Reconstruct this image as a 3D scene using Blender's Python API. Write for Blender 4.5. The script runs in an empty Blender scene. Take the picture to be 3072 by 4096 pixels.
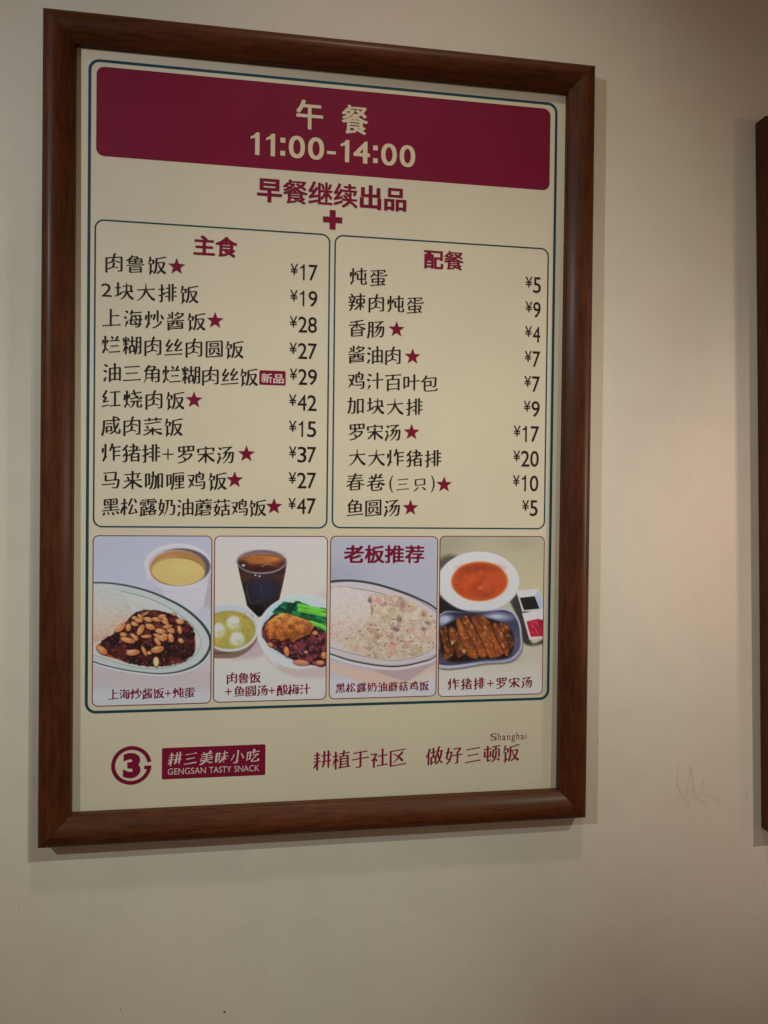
import bpy, math, json
import numpy as np
from mathutils import Vector, Matrix

# ------------------------------------------------------------------ camera
scene = bpy.context.scene
C = scene.collection
R = math.radians
WZ = 1.90                 # height of the menu sheet's top left reference point (m)
GAP = 0.010               # sheet to wall at the top
TILT = 5.0 / 866.0        # the sheet leans back a little towards its foot

def wp(u, v, h=0.0):      # wall coordinates in mm (u right, v down, h out of the wall) -> world
    return Vector((u / 1000, -h / 1000, WZ - v / 1000))

cam = bpy.data.objects.new('camera', bpy.data.cameras.new('camera'))
C.objects.link(cam); scene.camera = cam
ax = [(0.9875435890844996, -0.010371538293315457, -0.15700347401104),
      (0.008853567594312734, 0.9999070895595683, -0.010364679896958372),
      (0.1570963844235696, 0.008845532315455566, 0.9875436610900291)]
cw = [Vector((a, c, -b)) for a, b, c in ax]          # right, down, forward in world
Mx = Matrix.Identity(4)
for i, col in enumerate((cw[0], -cw[1], -cw[2])):
    for j in range(3): Mx[j][i] = col[j]
Mx.translation = wp(197.862, 505.383, 929.809 + GAP * 1000)
cam.matrix_world = Mx
cam.data.sensor_fit = 'HORIZONTAL'; cam.data.sensor_width = 36.0
cam.data.lens = 36.0 * 3100 / 3072
cam.data.clip_start = 0.02; cam.data.clip_end = 50
cam.data.dof.use_dof = False

# ------------------------------------------------------------------ world and lamps
w = bpy.data.worlds.new('World'); scene.world = w; w.use_nodes = True
bg = w.node_tree.nodes['Background']; bg.inputs[0].default_value = (1.000, 0.613, 0.401, 1); bg.inputs[1].default_value = 0.1066

def lamp(kind, name, u, v, h, tu, tv, power, color, size, size_y=None, **kw):
    l = bpy.data.lights.new(name, kind); l.energy = power; l.color = color
    o = bpy.data.objects.new(name, l); C.objects.link(o)
    o.location = wp(u, v, h)
    o.rotation_euler = (wp(tu, tv) - o.location).to_track_quat('-Z', 'Y').to_euler()
    if kind == 'AREA':
        l.shape = 'RECTANGLE' if size_y else 'DISK'; l.size = size
        if size_y: l.size_y = size_y
    else:
        l.shadow_soft_size = size
        l.spot_size = kw['cone']; l.spot_blend = kw['blend']
    return o
# reflector spots of the room and a soft glow from the far right
lamp('SPOT', 'ceiling_spot_left', -1064, -308, 1512, 181, 410, 50.8, (0.933, 1.000, 0.983), 0.018, cone=0.812, blend=1.0)
lamp('SPOT', 'ceiling_spot_right', 2600, -3000, 3600, 106, 920, 330.9, (0.893, 1.000, 0.780), 0.04, cone=0.222, blend=1.0)
lamp('SPOT', 'second_ceiling_spot_right', 2600, -3000, 3600, 991, 630, 423.8, (1.000, 0.788, 0.670), 0.04, cone=0.158, blend=1.0)
lamp('SPOT', 'side_spot_far_right', 3100, 450, 1750, 499, 446, 163.1, (1.000, 0.856, 0.773), 0.19, cone=0.234, blend=1.0)
lamp('SPOT', 'glow_far_right', 3100, 450, 1750, 958, 367, 31.1, (1.000, 0.645, 0.216), 0.2, cone=0.469, blend=1.0)
lamp('SPOT', 'overhead_spot', 420, -1100, 820, 420, 640, 26.7, (1.000, 0.897, 0.670), 0.06, cone=0.786, blend=1.0)
lamp('SPOT', 'faint_spot_far_right', 4100, 0, 1500, 1002, 632, 1.5, (0.719, 1.000, 0.331), 0.03, cone=0.735, blend=1.0)

scene.view_settings.view_transform = 'Standard'; scene.view_settings.look = 'None'
scene.view_settings.exposure = 0.07; scene.view_settings.gamma = 1

# ------------------------------------------------------------------ materials
def nodes(name):
    m = bpy.data.materials.new(name); m.use_nodes = True
    return m, m.node_tree.nodes, m.node_tree.links, m.node_tree.nodes['Principled BSDF']

def ramp(N, stops):
    r = N.new('ShaderNodeValToRGB'); e = r.color_ramp.elements
    while len(e) < len(stops): e.new(0.5)
    for k, (p, c) in enumerate(stops): e[k].position = p; e[k].color = (*c, 1)
    return r

def noise(N, L, scale, detail=4, rough=.55, coord='Object', stretch=None):
    t = N.new('ShaderNodeTexCoord'); mp = N.new('ShaderNodeMapping'); n = N.new('ShaderNodeTexNoise')
    L.new(t.outputs[coord], mp.inputs[0]); L.new(mp.outputs[0], n.inputs['Vector'])
    if stretch: mp.inputs['Scale'].default_value = stretch
    n.inputs['Scale'].default_value = scale; n.inputs['Detail'].default_value = detail; n.inputs['Roughness'].default_value = rough
    return n

def mat_wall():
    m, N, L, P = nodes('painted_plaster')
    a = noise(N, L, 2.3, 5, .6); b = noise(N, L, 14, 6, .62)
    ra = ramp(N, [(.34, (.735, .645, .575)), (.48, (.725, .68, .60)), (.66, (.685, .675, .575))])
    rb = ramp(N, [(.28, (.96, .957, .954)), (.55, (1, 1, 1)), (.8, (1.01, 1.01, 1.01))])
    d = noise(N, L, 5, 6, .7, stretch=(1.6, 1, .35)); rd = ramp(N, [(.30, (.968, .965, .962)), (.47, (1, 1, 1))]); L.new(d.outputs['Fac'], rd.inputs[0])
    L.new(a.outputs['Fac'], ra.inputs[0]); L.new(b.outputs['Fac'], rb.inputs[0])
    mx = N.new('ShaderNodeMix'); mx.data_type = 'RGBA'; mx.blend_type = 'MULTIPLY'; mx.inputs[0].default_value = 1
    L.new(ra.outputs[0], mx.inputs[6]); L.new(rb.outputs[0], mx.inputs[7]); my = N.new('ShaderNodeMix'); my.data_type = 'RGBA'; my.blend_type = 'MULTIPLY'; my.inputs[0].default_value = 1
    L.new(mx.outputs[2], my.inputs[6]); L.new(rd.outputs[0], my.inputs[7]); L.new(my.outputs[2], P.inputs['Base Color'])
    P.inputs['Roughness'].default_value = .62; P.inputs['Specular IOR Level'].default_value = .25
    # roller texture and slow unevenness of the plaster
    f = noise(N, L, 420, 3, .6); g = noise(N, L, 22, 3, .5)
    b1 = N.new('ShaderNodeBump'); b1.inputs['Strength'].default_value = .3; b1.inputs['Distance'].default_value = .0006
    b2 = N.new('ShaderNodeBump'); b2.inputs['Strength'].default_value = .2; b2.inputs['Distance'].default_value = .004
    L.new(f.outputs['Fac'], b1.inputs['Height']); L.new(g.outputs['Fac'], b2.inputs['Height'])
    L.new(b2.outputs[0], b1.inputs['Normal']); L.new(b1.outputs[0], P.inputs['Normal'])
    return m

def mat_wood():
    m, N, L, P = nodes('stained_wood')
    a = noise(N, L, 30, 6, .62, stretch=(.9, 7, 7)); b = noise(N, L, 95, 5, .65, stretch=(.55, 7, 7)); c = noise(N, L, 7, 3, .5, stretch=(1, 2.2, 2.2))
    e = noise(N, L, 260, 3, .6, stretch=(.35, 4, 4)); re_ = ramp(N, [(.36, (.55, .5, .48)), (.46, (1, 1, 1))]); L.new(e.outputs['Fac'], re_.inputs[0])
    ra = ramp(N, [(.25, (.042, .0115, .0036)), (.45, (.076, .0208, .0060)), (.6, (.104, .030, .0082)), (.78, (.061, .0165, .0049))])
    rb = ramp(N, [(.32, (.48, .44, .42)), (.47, (1, 1, 1))])
    rc = ramp(N, [(.3, (.78, .74, .74)), (.7, (1.18, 1.1, 1.0))])
    L.new(a.outputs['Fac'], ra.inputs[0]); L.new(b.outputs['Fac'], rb.inputs[0]); L.new(c.outputs['Fac'], rc.inputs[0])
    m1 = N.new('ShaderNodeMix'); m1.data_type = 'RGBA'; m1.blend_type = 'MULTIPLY'; m1.inputs[0].default_value = .45
    m2 = N.new('ShaderNodeMix'); m2.data_type = 'RGBA'; m2.blend_type = 'MULTIPLY'; m2.inputs[0].default_value = 1
    L.new(ra.outputs[0], m1.inputs[6]); L.new(rb.outputs[0], m1.inputs[7]); L.new(m1.outputs[2], m2.inputs[6]); L.new(rc.outputs[0], m2.inputs[7])
    m3 = N.new('ShaderNodeMix'); m3.data_type = 'RGBA'; m3.blend_type = 'MULTIPLY'; m3.inputs[0].default_value = .45
    L.new(m2.outputs[2], m3.inputs[6]); L.new(re_.outputs[0], m3.inputs[7]); L.new(m3.outputs[2], P.inputs['Base Color'])
    rr = ramp(N, [(.3, (.40,) * 3), (.7, (.56,) * 3)]); L.new(a.outputs['Fac'], rr.inputs[0]); L.new(rr.outputs[0], P.inputs['Roughness'])
    P.inputs['Specular IOR Level'].default_value = .16
    P.inputs['Coat Weight'].default_value = .07; P.inputs['Coat Roughness'].default_value = .24
    bp = N.new('ShaderNodeBump'); bp.inputs['Strength'].default_value = .18; bp.inputs['Distance'].default_value = .0004
    L.new(b.outputs['Fac'], bp.inputs['Height']); L.new(bp.outputs[0], P.inputs['Normal'])
    return m

def mat_print(name, col, vary=.05, rough=.5, spec=.35):
    m, N, L, P = nodes(name)
    a = noise(N, L, 9, 4, .6)
    r = ramp(N, [(.3, tuple(x * (1 - vary) for x in col)), (.7, tuple(min(1, x * (1 + vary)) for x in col))])
    L.new(a.outputs['Fac'], r.inputs[0]); L.new(r.outputs[0], P.inputs['Base Color'])
    P.inputs['Roughness'].default_value = rough; P.inputs['Specular IOR Level'].default_value = spec
    bp = N.new('ShaderNodeBump'); bp.inputs['Strength'].default_value = .08; bp.inputs['Distance'].default_value = .003
    g = noise(N, L, 6, 2, .5); L.new(g.outputs['Fac'], bp.inputs['Height']); L.new(bp.outputs[0], P.inputs['Normal'])
    return m

def mat_photo(name, attr):
    m, N, L, P = nodes(name)
    a = N.new('ShaderNodeVertexColor'); a.layer_name = attr
    g = noise(N, L, 500, 2, .5); r = ramp(N, [(.3, (.955,) * 3), (.7, (1, 1, 1))]); L.new(g.outputs['Fac'], r.inputs[0])
    mx = N.new('ShaderNodeMix'); mx.data_type = 'RGBA'; mx.blend_type = 'MULTIPLY'; mx.inputs[0].default_value = 1
    L.new(a.outputs['Color'], mx.inputs[6]); L.new(r.outputs[0], mx.inputs[7]); L.new(mx.outputs[2], P.inputs['Base Color'])
    P.inputs['Roughness'].default_value = .5; P.inputs['Specular IOR Level'].default_value = .35
    return m

WALL = mat_wall(); WOOD = mat_wood()
CREAM = mat_print('cream_paper', (.685, .635, .515), .03, .5, .3)
INK = mat_print('black_ink', (.017, .011, .011), .1, .5, .2)
MAROON = mat_print('maroon_ink', (.200, .0075, .040), .07, .5, .16)
ROSE = mat_print('maroon_line_ink', (.24, .010, .045), .05, .5, .16)
TEAL = mat_print('teal_ink', (.011, .060, .098), .08, .5, .2)
PALE = mat_print('pale_lettering', (.70, .56, .55), .03)
GREY = mat_print('grey_scuff', (.605, .555, .485), .1, .8, .1)
SPECK = mat_print('dark_speck', (.10, .07, .05), .1, .8, .1)
BOARD = mat_print('backing_board', (.22, .16, .11), .1, .8, .1)

# ------------------------------------------------------------------ helpers
def link(name, me, mat, parent=None, **props):
    o = bpy.data.objects.new(name, me); C.objects.link(o)
    if mat: me.materials.append(mat)
    if parent: o.parent = parent
    for k, v in props.items(): o[k] = v
    return o

def mesh(name, vs, fs, smooth=False):
    me = bpy.data.meshes.new(name); me.from_pydata([tuple(v) for v in vs], [], fs); me.update()
    if smooth:
        for p in me.polygons: p.use_smooth = True
    return me

# ------------------------------------------------------------------ wall
def build_wall():
    nx, nz = 40, 40
    vs = []; fs = []
    for j in range(nz + 1):
        for i in range(nx + 1):
            vs.append(wp(-2500 + 6500 * i / nx, 2600 - 4800 * j / nz))
    for j in range(nz):
        for i in range(nx):
            a = j * (nx + 1) + i; fs.append((a, a + 1, a + nx + 2, a + nx + 1))
    o = link('wall', mesh('wall', vs, fs), WALL); o['kind'] = 'structure'
    # the pencil-like scuffs between the two frames, below right of the menu
    def strip(pts, wd):
        v = []; f = []; P = [Vector(q) for q in pts]; out = []
        for i in range(len(P) - 1):
            p0, p1, p2, p3 = P[max(i - 1, 0)], P[i], P[i + 1], P[min(i + 2, len(P) - 1)]
            for k in range(6):
                s = k / 6; q = .5 * (2 * p1 + (p2 - p0) * s + (2 * p0 - 5 * p1 + 4 * p2 - p3) * s * s + (3 * p1 - p0 - 3 * p2 + p3) * s ** 3)
                out.append((q.x + .5 * math.sin(q.y * .9 + i), q.y))
        pts = out + [pts[-1]]
        for k, (u, q) in enumerate(pts):
            a = pts[max(0, k - 1)]; b = pts[min(len(pts) - 1, k + 1)]
            t = Vector((b[0] - a[0], b[1] - a[1])).normalized(); n = Vector((-t.y, t.x)) * wd * (.35 + .65 * math.sin(math.pi * (k + .3) / len(pts)))
            v += [wp(u + n.x, q + n.y, .25), wp(u - n.x, q - n.y, .25)]
            if k: f.append((2 * k - 2, 2 * k - 1, 2 * k + 1, 2 * k))
        return v, f
    for pts, wd in [([(742.9, 841.4), (740.4, 854.8), (740.2, 866.4), (744.0, 875.2), (749.7, 883.2)], 0.32), ([(753.9, 884.4), (755.1, 870.9), (757.9, 857.5), (758.9, 844.4), (761.2, 855.7), (763.5, 871.3), (765.3, 884.9)], 0.32), ([(776.5, 860.3), (776.0, 871.9), (773.6, 881.5)], 0.3), ([(763.2, 881.0), (769.5, 885.1), (772.6, 879.5)], 0.28), ([(734.3, 890.7), (740.5, 886.6), (747.7, 885.0), (754.0, 888.6), (759.2, 894.7)], 0.34), ([(763.3, 885.8), (771.7, 889.1), (779.7, 893.8), (782.5, 899.7)], 0.34), ([(773.6, 880.5), (786.3, 884.4), (796.8, 889.4), (806.4, 895.7)], 0.22), ([(670.1, 834.5), (678.2, 831.4), (683.8, 827.5)], 0.2), ([(731.2, 821.7), (737.6, 830.6)], 0.22), ([(836.9, 880.6), (840.8, 884.7), (841.4, 891.0)], 0.4), ([(866.8, 1008.3), (870.1, 1010.5)], 0.5), ([(-58.2, 820.8), (-55.9, 830.9), (-53.7, 838.3)], 0.3), ([(848.3, -23.5), (850.5, -18.4)], 0.25)]:
        v, f = strip(pts, wd); link('scuff_mark', mesh('scuff_mark', v, f), GREY, o)
    for u, q, r in [(6.1, 958.3, 0.5), (40.6, 1099.5, 0.8), (160.4, 1113.9, 1.6), (-72.4, 973.1, 0.6), (490.9, 1081.2, 0.5), (578.8, 1086.6, 0.5), (684.3, 1030.6, 0.5), (628.6, 809.0, 0.6)]:
        n = 9; v = [wp(u + r * math.cos(6.283 * k / n) * (1 + .3 * math.sin(k * 2.1)), q + .7 * r * math.sin(6.283 * k / n), .3) for k in range(n)] + [wp(u, q, .7)]
        link('dirt_speck', mesh('dirt_speck', v, [(k, (k + 1) % n, n) for k in range(n)]), SPECK, o)
    return o
wall = build_wall()

# ------------------------------------------------------------------ picture frames
PROFILE = [(0, .6), (0, 12), (0, 21.4), (.5, 22.9), (1.6, 24.4), (3.4, 25.9), (6, 27.4), (9, 28.4), (12.5, 28.8), (16, 28.4), (20, 27.0), (24, 24.8), (27.5, 22.4), (30.2, 20.3), (31.8, 19.0), (32.6, 18.3), (33.1, 17.6), (33.4, 16.9), (33.5, 16.0), (33.5, 6.5), (28, 6.5), (28, .6)]
def rail(length):
    vs = []; fs = []; n = len(PROFILE); K = 14
    for k in range(K + 1):
        for s, h in PROFILE:
            x = s + .13 + (length - 2 * s - .26) * k / K
            vs.append((x / 1000, s / 1000, h / 1000))
    for k in range(K):
        for i in range(n):
            j = (i + 1) % n
            a, b, c, d = k * n + i, (k + 1) * n + i, (k + 1) * n + j, k * n + j
            fs.append((a, d, c, b))
    fs.append(tuple(range(n))); fs.append(tuple(reversed([K * n + i for i in range(n)])))
    me = mesh('frame_rail', vs, fs)
    for p in me.polygons: p.use_smooth = len(p.vertices) == 4
    try: me.set_sharp_from_angle(angle=R(40))
    except Exception: pass
    import bmesh
    bm = bmesh.new(); bm.from_mesh(me); bmesh.ops.recalc_face_normals(bm, faces=bm.faces); bm.to_mesh(me); bm.free()
    return me

def frame(root, W, H):    # rails in root space: x right, z down is negative, y out of the wall is negative
    g = .12               # hairline gap at the mitres
    specs = [((W, 0, 0), (-1, 0, 0), (0, 0, -1), W), ((0, 0, 0), (0, 0, -1), (1, 0, 0), H),
             ((0, 0, -H), (1, 0, 0), (0, 0, 1), W), ((W, 0, -H), (0, 0, 1), (-1, 0, 0), H)]
    for k, (p, X, Y, L) in enumerate(specs):
        o = link('frame_rail', rail(L), WOOD, root)
        X, Y = Vector(X), Vector(Y); Z = X.cross(Y)
        m = Matrix.Identity(4)
        for i, c in enumerate((X, Y, Z)):
            for j in range(3): m[j][i] = c[j]
        m.translation = Vector(p) / 1000 + X * g / 1000 * 0
        o.matrix_local = m
        # each rail starts its grain somewhere else
        me = o.data
        off = Vector((.37 * k, .11 * k, .05 * k))
        o.data.transform(Matrix.Translation(off)); o.matrix_local = m @ Matrix.Translation(-off)

def thing(name, label, cat, loc, rot=0):
    e = bpy.data.objects.new(name, None); C.objects.link(e); e.location = loc; e.rotation_euler = (0, rot, 0)
    e.empty_display_size = .05; e['label'] = label; e['category'] = cat
    return e

U0, V0, W, H = -46.65, -44.56, 651.2, 939.9
menu = thing('framed_menu', 'lunch menu poster in a dark brown wooden frame, the whole one at centre left', 'menu board', wp(U0, V0))
frame(menu, W, H)

# second frame of the same kind, its left side just inside the picture
other = thing('framed_poster', 'dark wooden picture frame cut off by the right edge of the photo, hanging slightly crooked', 'picture frame', wp(838.5, -3.5, 0), R(-1.45))
frame(other, W, 935)
v = [(28.2 / 1000, -.0092, -.0282), ((W - 28.2) / 1000, -.0092, -.0282), ((W - 28.2) / 1000, -.0092, -.906), (.0282, -.0092, -.906)]
link('poster_sheet', mesh('poster_sheet', v, [(0, 3, 2, 1)]), CREAM, other)

# ------------------------------------------------------------------ printed sheet: local x right, y up, z out of the paper (metres)
sheet = link('menu_sheet', mesh('menu_sheet', [(-.0180, .0160, 0), (.5763, .0160, 0), (.5763, -.8670, 0), (-.0180, -.8670, 0),
        (-.0180, .0160, -.0006), (.5763, .0160, -.0006), (.5763, -.8670, -.0006), (-.0180, -.8670, -.0006)],
        [(0, 3, 2, 1), (4, 5, 6, 7), (0, 1, 5, 4), (1, 2, 6, 5), (2, 3, 7, 6), (3, 0, 4, 7)]), CREAM, menu)
th = math.pi / 2 + math.asin(TILT)
sheet.matrix_local = Matrix.Translation(Vector((-U0 / 1000, -GAP, V0 / 1000))) @ Matrix.Rotation(th, 4, 'X')
H_PANEL, H_LINE, H_TEXT = .00012, .00022, .00034

def rr(u0, v0, u1, v1, r, n=10):      # rounded rectangle outline, counter-clockwise in (x, y up)
    r = max(r, .01); P = []
    for cx, cy, a0 in ((u1 - r, v0 + r, 0), (u0 + r, v0 + r, 90), (u0 + r, v1 - r, 180), (u1 - r, v1 - r, 270)):
        for k in range(n + 1):
            a = R(a0 + 90 * k / n); P.append(((cx + r * math.cos(a)) / 1000, (-cy + r * math.sin(a)) / 1000))
    return P
def panel(name, u0, v0, u1, v1, r, h, mat, **props):
    P = rr(u0, v0, u1, v1, r)
    return link(name, mesh(name, [(x, y, h) for x, y in P], [tuple(range(len(P)))]), mat, sheet, **props)
def ring(name, u0, v0, u1, v1, r, t, h, mat, **props):
    A = rr(u0, v0, u1, v1, r); B = rr(u0 + t, v0 + t, u1 - t, v1 - t, r - t); n = len(A)
    return link(name, mesh(name, [(x, y, h) for x, y in A + B], [(k, (k + 1) % n, n + (k + 1) % n, n + k) for k in range(n)]), mat, sheet, **props)

ring('border_line', -.4, -.1, 560.7, 749.6, 12.5, 3.2, H_LINE, TEAL, label='thick teal line with rounded corners round the whole menu')
panel('header_panel', 8.5, 7.9, 551.5, 109.4, 9, H_PANEL, MAROON)
ring('column_border', 7.2, 181.3, 277.5, 534.4, 10.5, 1.75, H_LINE, TEAL, label='thin teal line round the left price list')
ring('column_border', 282.4, 181.3, 552.0, 533.9, 10.5, 1.75, H_LINE, TEAL, label='thin teal line round the right price list')

# ---- lettering. The regular outlines of the built-in type are turned into centre lines and written
# ---- again with a brush (thick heads, tapering tails, rising horizontals); headings are thickened instead.
N = 256
_ras = {}
def to_mesh(cu):
    o = bpy.data.objects.new('lettering', cu); C.objects.link(o)
    dg = bpy.context.evaluated_depsgraph_get(); dg.update()
    me = bpy.data.meshes.new_from_object(o.evaluated_get(dg)); vs = np.array([v.co[:2] for v in me.vertices]).reshape(-1, 2)
    fs = [tuple(p.vertices) for p in me.polygons]
    bpy.data.objects.remove(o); bpy.data.meshes.remove(me); bpy.data.curves.remove(cu)
    return vs, fs
def raster(ch):
    if ch in _ras: return _ras[ch]
    cu = bpy.data.curves.new('lettering', 'FONT'); cu.body = ch; cu.resolution_u = 6
    v, fs = to_mesh(cu); img = np.zeros((N, N), bool)
    for f in fs:
        for k in range(1, len(f) - 1):
            A, Bp, D = [(v[i] + [0, .12]) * N for i in (f[0], f[k], f[k + 1])]
            lo = np.clip(np.floor(np.minimum(np.minimum(A, Bp), D)).astype(int), 0, N - 1); hi = np.clip(np.ceil(np.maximum(np.maximum(A, Bp), D)).astype(int), 0, N - 1)
            xs, ys = np.meshgrid(np.arange(lo[0], hi[0] + 1), np.arange(lo[1], hi[1] + 1)); px = xs + .5; py = ys + .5
            e = lambda p, q: (q[0] - p[0]) * (py - p[1]) - (q[1] - p[1]) * (px - p[0])
            s1, s2, s3 = e(A, Bp), e(Bp, D), e(D, A); ins = ((s1 >= 0) & (s2 >= 0) & (s3 >= 0)) | ((s1 <= 0) & (s2 <= 0) & (s3 <= 0))
            img[ys[ins], xs[ins]] = True
    _ras[ch] = img
    return img
def thin(img):
    I=np.pad(img.astype(np.uint8),1)
    while True:
        ch=False
        for step in (0,1):
            P=[I[1:-1,1:-1]]
            sh=[(-1,0),(-1,1),(0,1),(1,1),(1,0),(1,-1),(0,-1),(-1,-1)]
            n=[I[1+a:I.shape[0]-1+a,1+b:I.shape[1]-1+b] for a,b in sh]
            B=sum(x.astype(int) for x in n)
            A=sum(((n[i]==0)&(n[(i+1)%8]==1)).astype(int) for i in range(8))
            p2,p4,p6,p8=n[0],n[2],n[4],n[6]
            if step==0: c=(p2*p4*p6==0)&(p4*p6*p8==0)
            else: c=(p2*p4*p8==0)&(p2*p6*p8==0)
            d=(P[0]==1)&(B>=2)&(B<=6)&(A==1)&c
            if d.any(): I[1:-1,1:-1][d]=0; ch=True
        if not ch: break
    return I[1:-1,1:-1].astype(bool)
def graph(sk,w):
    pts=set(map(tuple,np.argwhere(sk)))
    def nb(p): return [(p[0]+a,p[1]+b) for a in(-1,0,1) for b in(-1,0,1) if (a or b) and (p[0]+a,p[1]+b) in pts]
    junc={p for p in pts if len(nb(p))>2}
    # crossing number refine: keep junction pixels; cluster
    comp={};cid=0
    for p in junc:
        if p in comp: continue
        st=[p];comp[p]=cid
        while st:
            q=st.pop()
            for r in nb(q):
                if r in junc and r not in comp: comp[r]=cid;st.append(r)
        cid+=1
    cent=[np.mean([p for p in junc if comp[p]==k],0) for k in range(cid)]
    edges=[];seen=set()
    rest=pts-junc
    # connected components of rest are the edges
    used=set()
    def rn(p): return [q for q in nb(p) if q in rest]
    starts=[p for p in rest if len(rn(p))<=1]
    def trace(p):
        path=[p];used.add(p)
        while True:
            c=[q for q in rn(path[-1]) if q not in used]
            if not c: break
            c.sort(key=lambda q:abs(q[0]-path[-1][0])+abs(q[1]-path[-1][1]))
            path.append(c[0]);used.add(c[0])
        return path
    for s in starts+sorted(rest):
        if s in used: continue
        path=trace(s)
        a=[comp[q] for q in nb(path[0]) if q in junc]; b=[comp[q] for q in nb(path[-1]) if q in junc]
        if len(path)==1:
            ks=sorted(set(a)); a=ks[:1]; b=ks[1:2]
        loop=False
        if not a and not b and len(path)>8 and abs(path[0][0]-path[-1][0])<=1 and abs(path[0][1]-path[-1][1])<=1: loop=True
        edges.append([a[0] if a else None,b[0] if b else None,[np.array(x,float) for x in path],loop])
    return cent,edges
def build(ch):
    img=raster(ch)
    sk=thin(img); w=img.sum()/max(sk.sum(),1)
    cent,edges=graph(sk,w)
    # merge close junctions
    m=list(range(len(cent)))
    def f(i):
        while m[i]!=i:i=m[i]
        return i
    keep=[]
    for e in edges:
        a,b,p,l=e
        if a is not None and b is not None and a!=b and len(p)<w*0.55: m[f(a)]=f(b)
        elif (a is None)!=(b is None) and len(p)<w*0.45: pass
        else: keep.append(e)
    groups={}
    for i in range(len(cent)): groups.setdefault(f(i),[]).append(cent[i])
    C={k:np.mean(v,0) for k,v in groups.items()}
    E=[]
    for a,b,p,l in keep:
        a=None if a is None else f(a); b=None if b is None else f(b)
        pts=np.array(p)
        E.append(dict(a=a,b=b,p=pts,l=l))
    # directions at junction: use pts at distance ~w
    def dirn(e,end):
        p=e['p'] if end=='a' else e['p'][::-1]
        c=C[e[end]]; k=min(len(p)-1,int(w*1.3)); v=p[k]-c; return v/(np.linalg.norm(v)+1e-9)
    link={}
    for k in C:
        inc=[(i,s) for i,e in enumerate(E) for s in('a','b') if e[s]==k]
        cand=[]
        for x in range(len(inc)):
            for y in range(x+1,len(inc)):
                cand.append((np.dot(dirn(E[inc[x][0]],inc[x][1]),dirn(E[inc[y][0]],inc[y][1])),inc[x],inc[y]))
        cand.sort(key=lambda t:t[0]); us=set()
        for d,x,y in cand:
            lim=-0.80 if len(inc)>2 else 1.0
            if d<lim and x not in us and y not in us and x[0]!=y[0]:
                link[x]=y;link[y]=x;us|={x,y}
    strokes=[];done=set()
    def walk(i,s):   # start at edge i from side s ('a' start)
        path=[];ends=[]
        c=E[i][s]; path.append(C[c][None] if c is not None else np.zeros((0,2))); free0=c is None
        while True:
            done.add(i); e=E[i]; p=e['p'] if s=='a' else e['p'][::-1]
            # trim pixels very close to junction centers
            o='b' if s=='a' else 'a'
            q=p
            for c in (e['a'],e['b']):
                if c is not None and len(q)>3:
                    dd=np.linalg.norm(q-C[c],axis=1); q2=q[dd>w*0.45]; 
                    if len(q2)>1:q=q2
            path.append(q)
            if e[o] is not None: path.append(C[e[o]][None])
            if (i,o) in link and link[(i,o)][0] not in done:
                i,s=link[(i,o)]
            else: return np.concatenate(path),free0,e[o] is None
    for i,e in enumerate(E):
        if i in done: continue
        # find a chain start
        for s in('a','b'):
            if i in done: continue
            if (i,s) not in link: strokes.append(walk(i,s))
    for i,e in enumerate(E):
        if i not in done:
            strokes.append(walk(i,'a'))
    return strokes,w
def resamp(p,n):
    d=np.r_[0,np.cumsum(np.linalg.norm(np.diff(p,axis=0),axis=1))]
    t=np.linspace(0,d[-1],n); return np.stack([np.interp(t,d,p[:,0]),np.interp(t,d,p[:,1])],1),d[-1]
def smooth(p,s):
    k=int(3*s)+1; g=np.exp(-.5*(np.arange(-k,k+1)/s)**2); g/=g.sum()
    q=np.pad(p,((k,k),(0,0)),mode='reflect',reflect_type='odd')
    return np.stack([np.convolve(q[:,i],g,'valid') for i in(0,1)],1)
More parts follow.
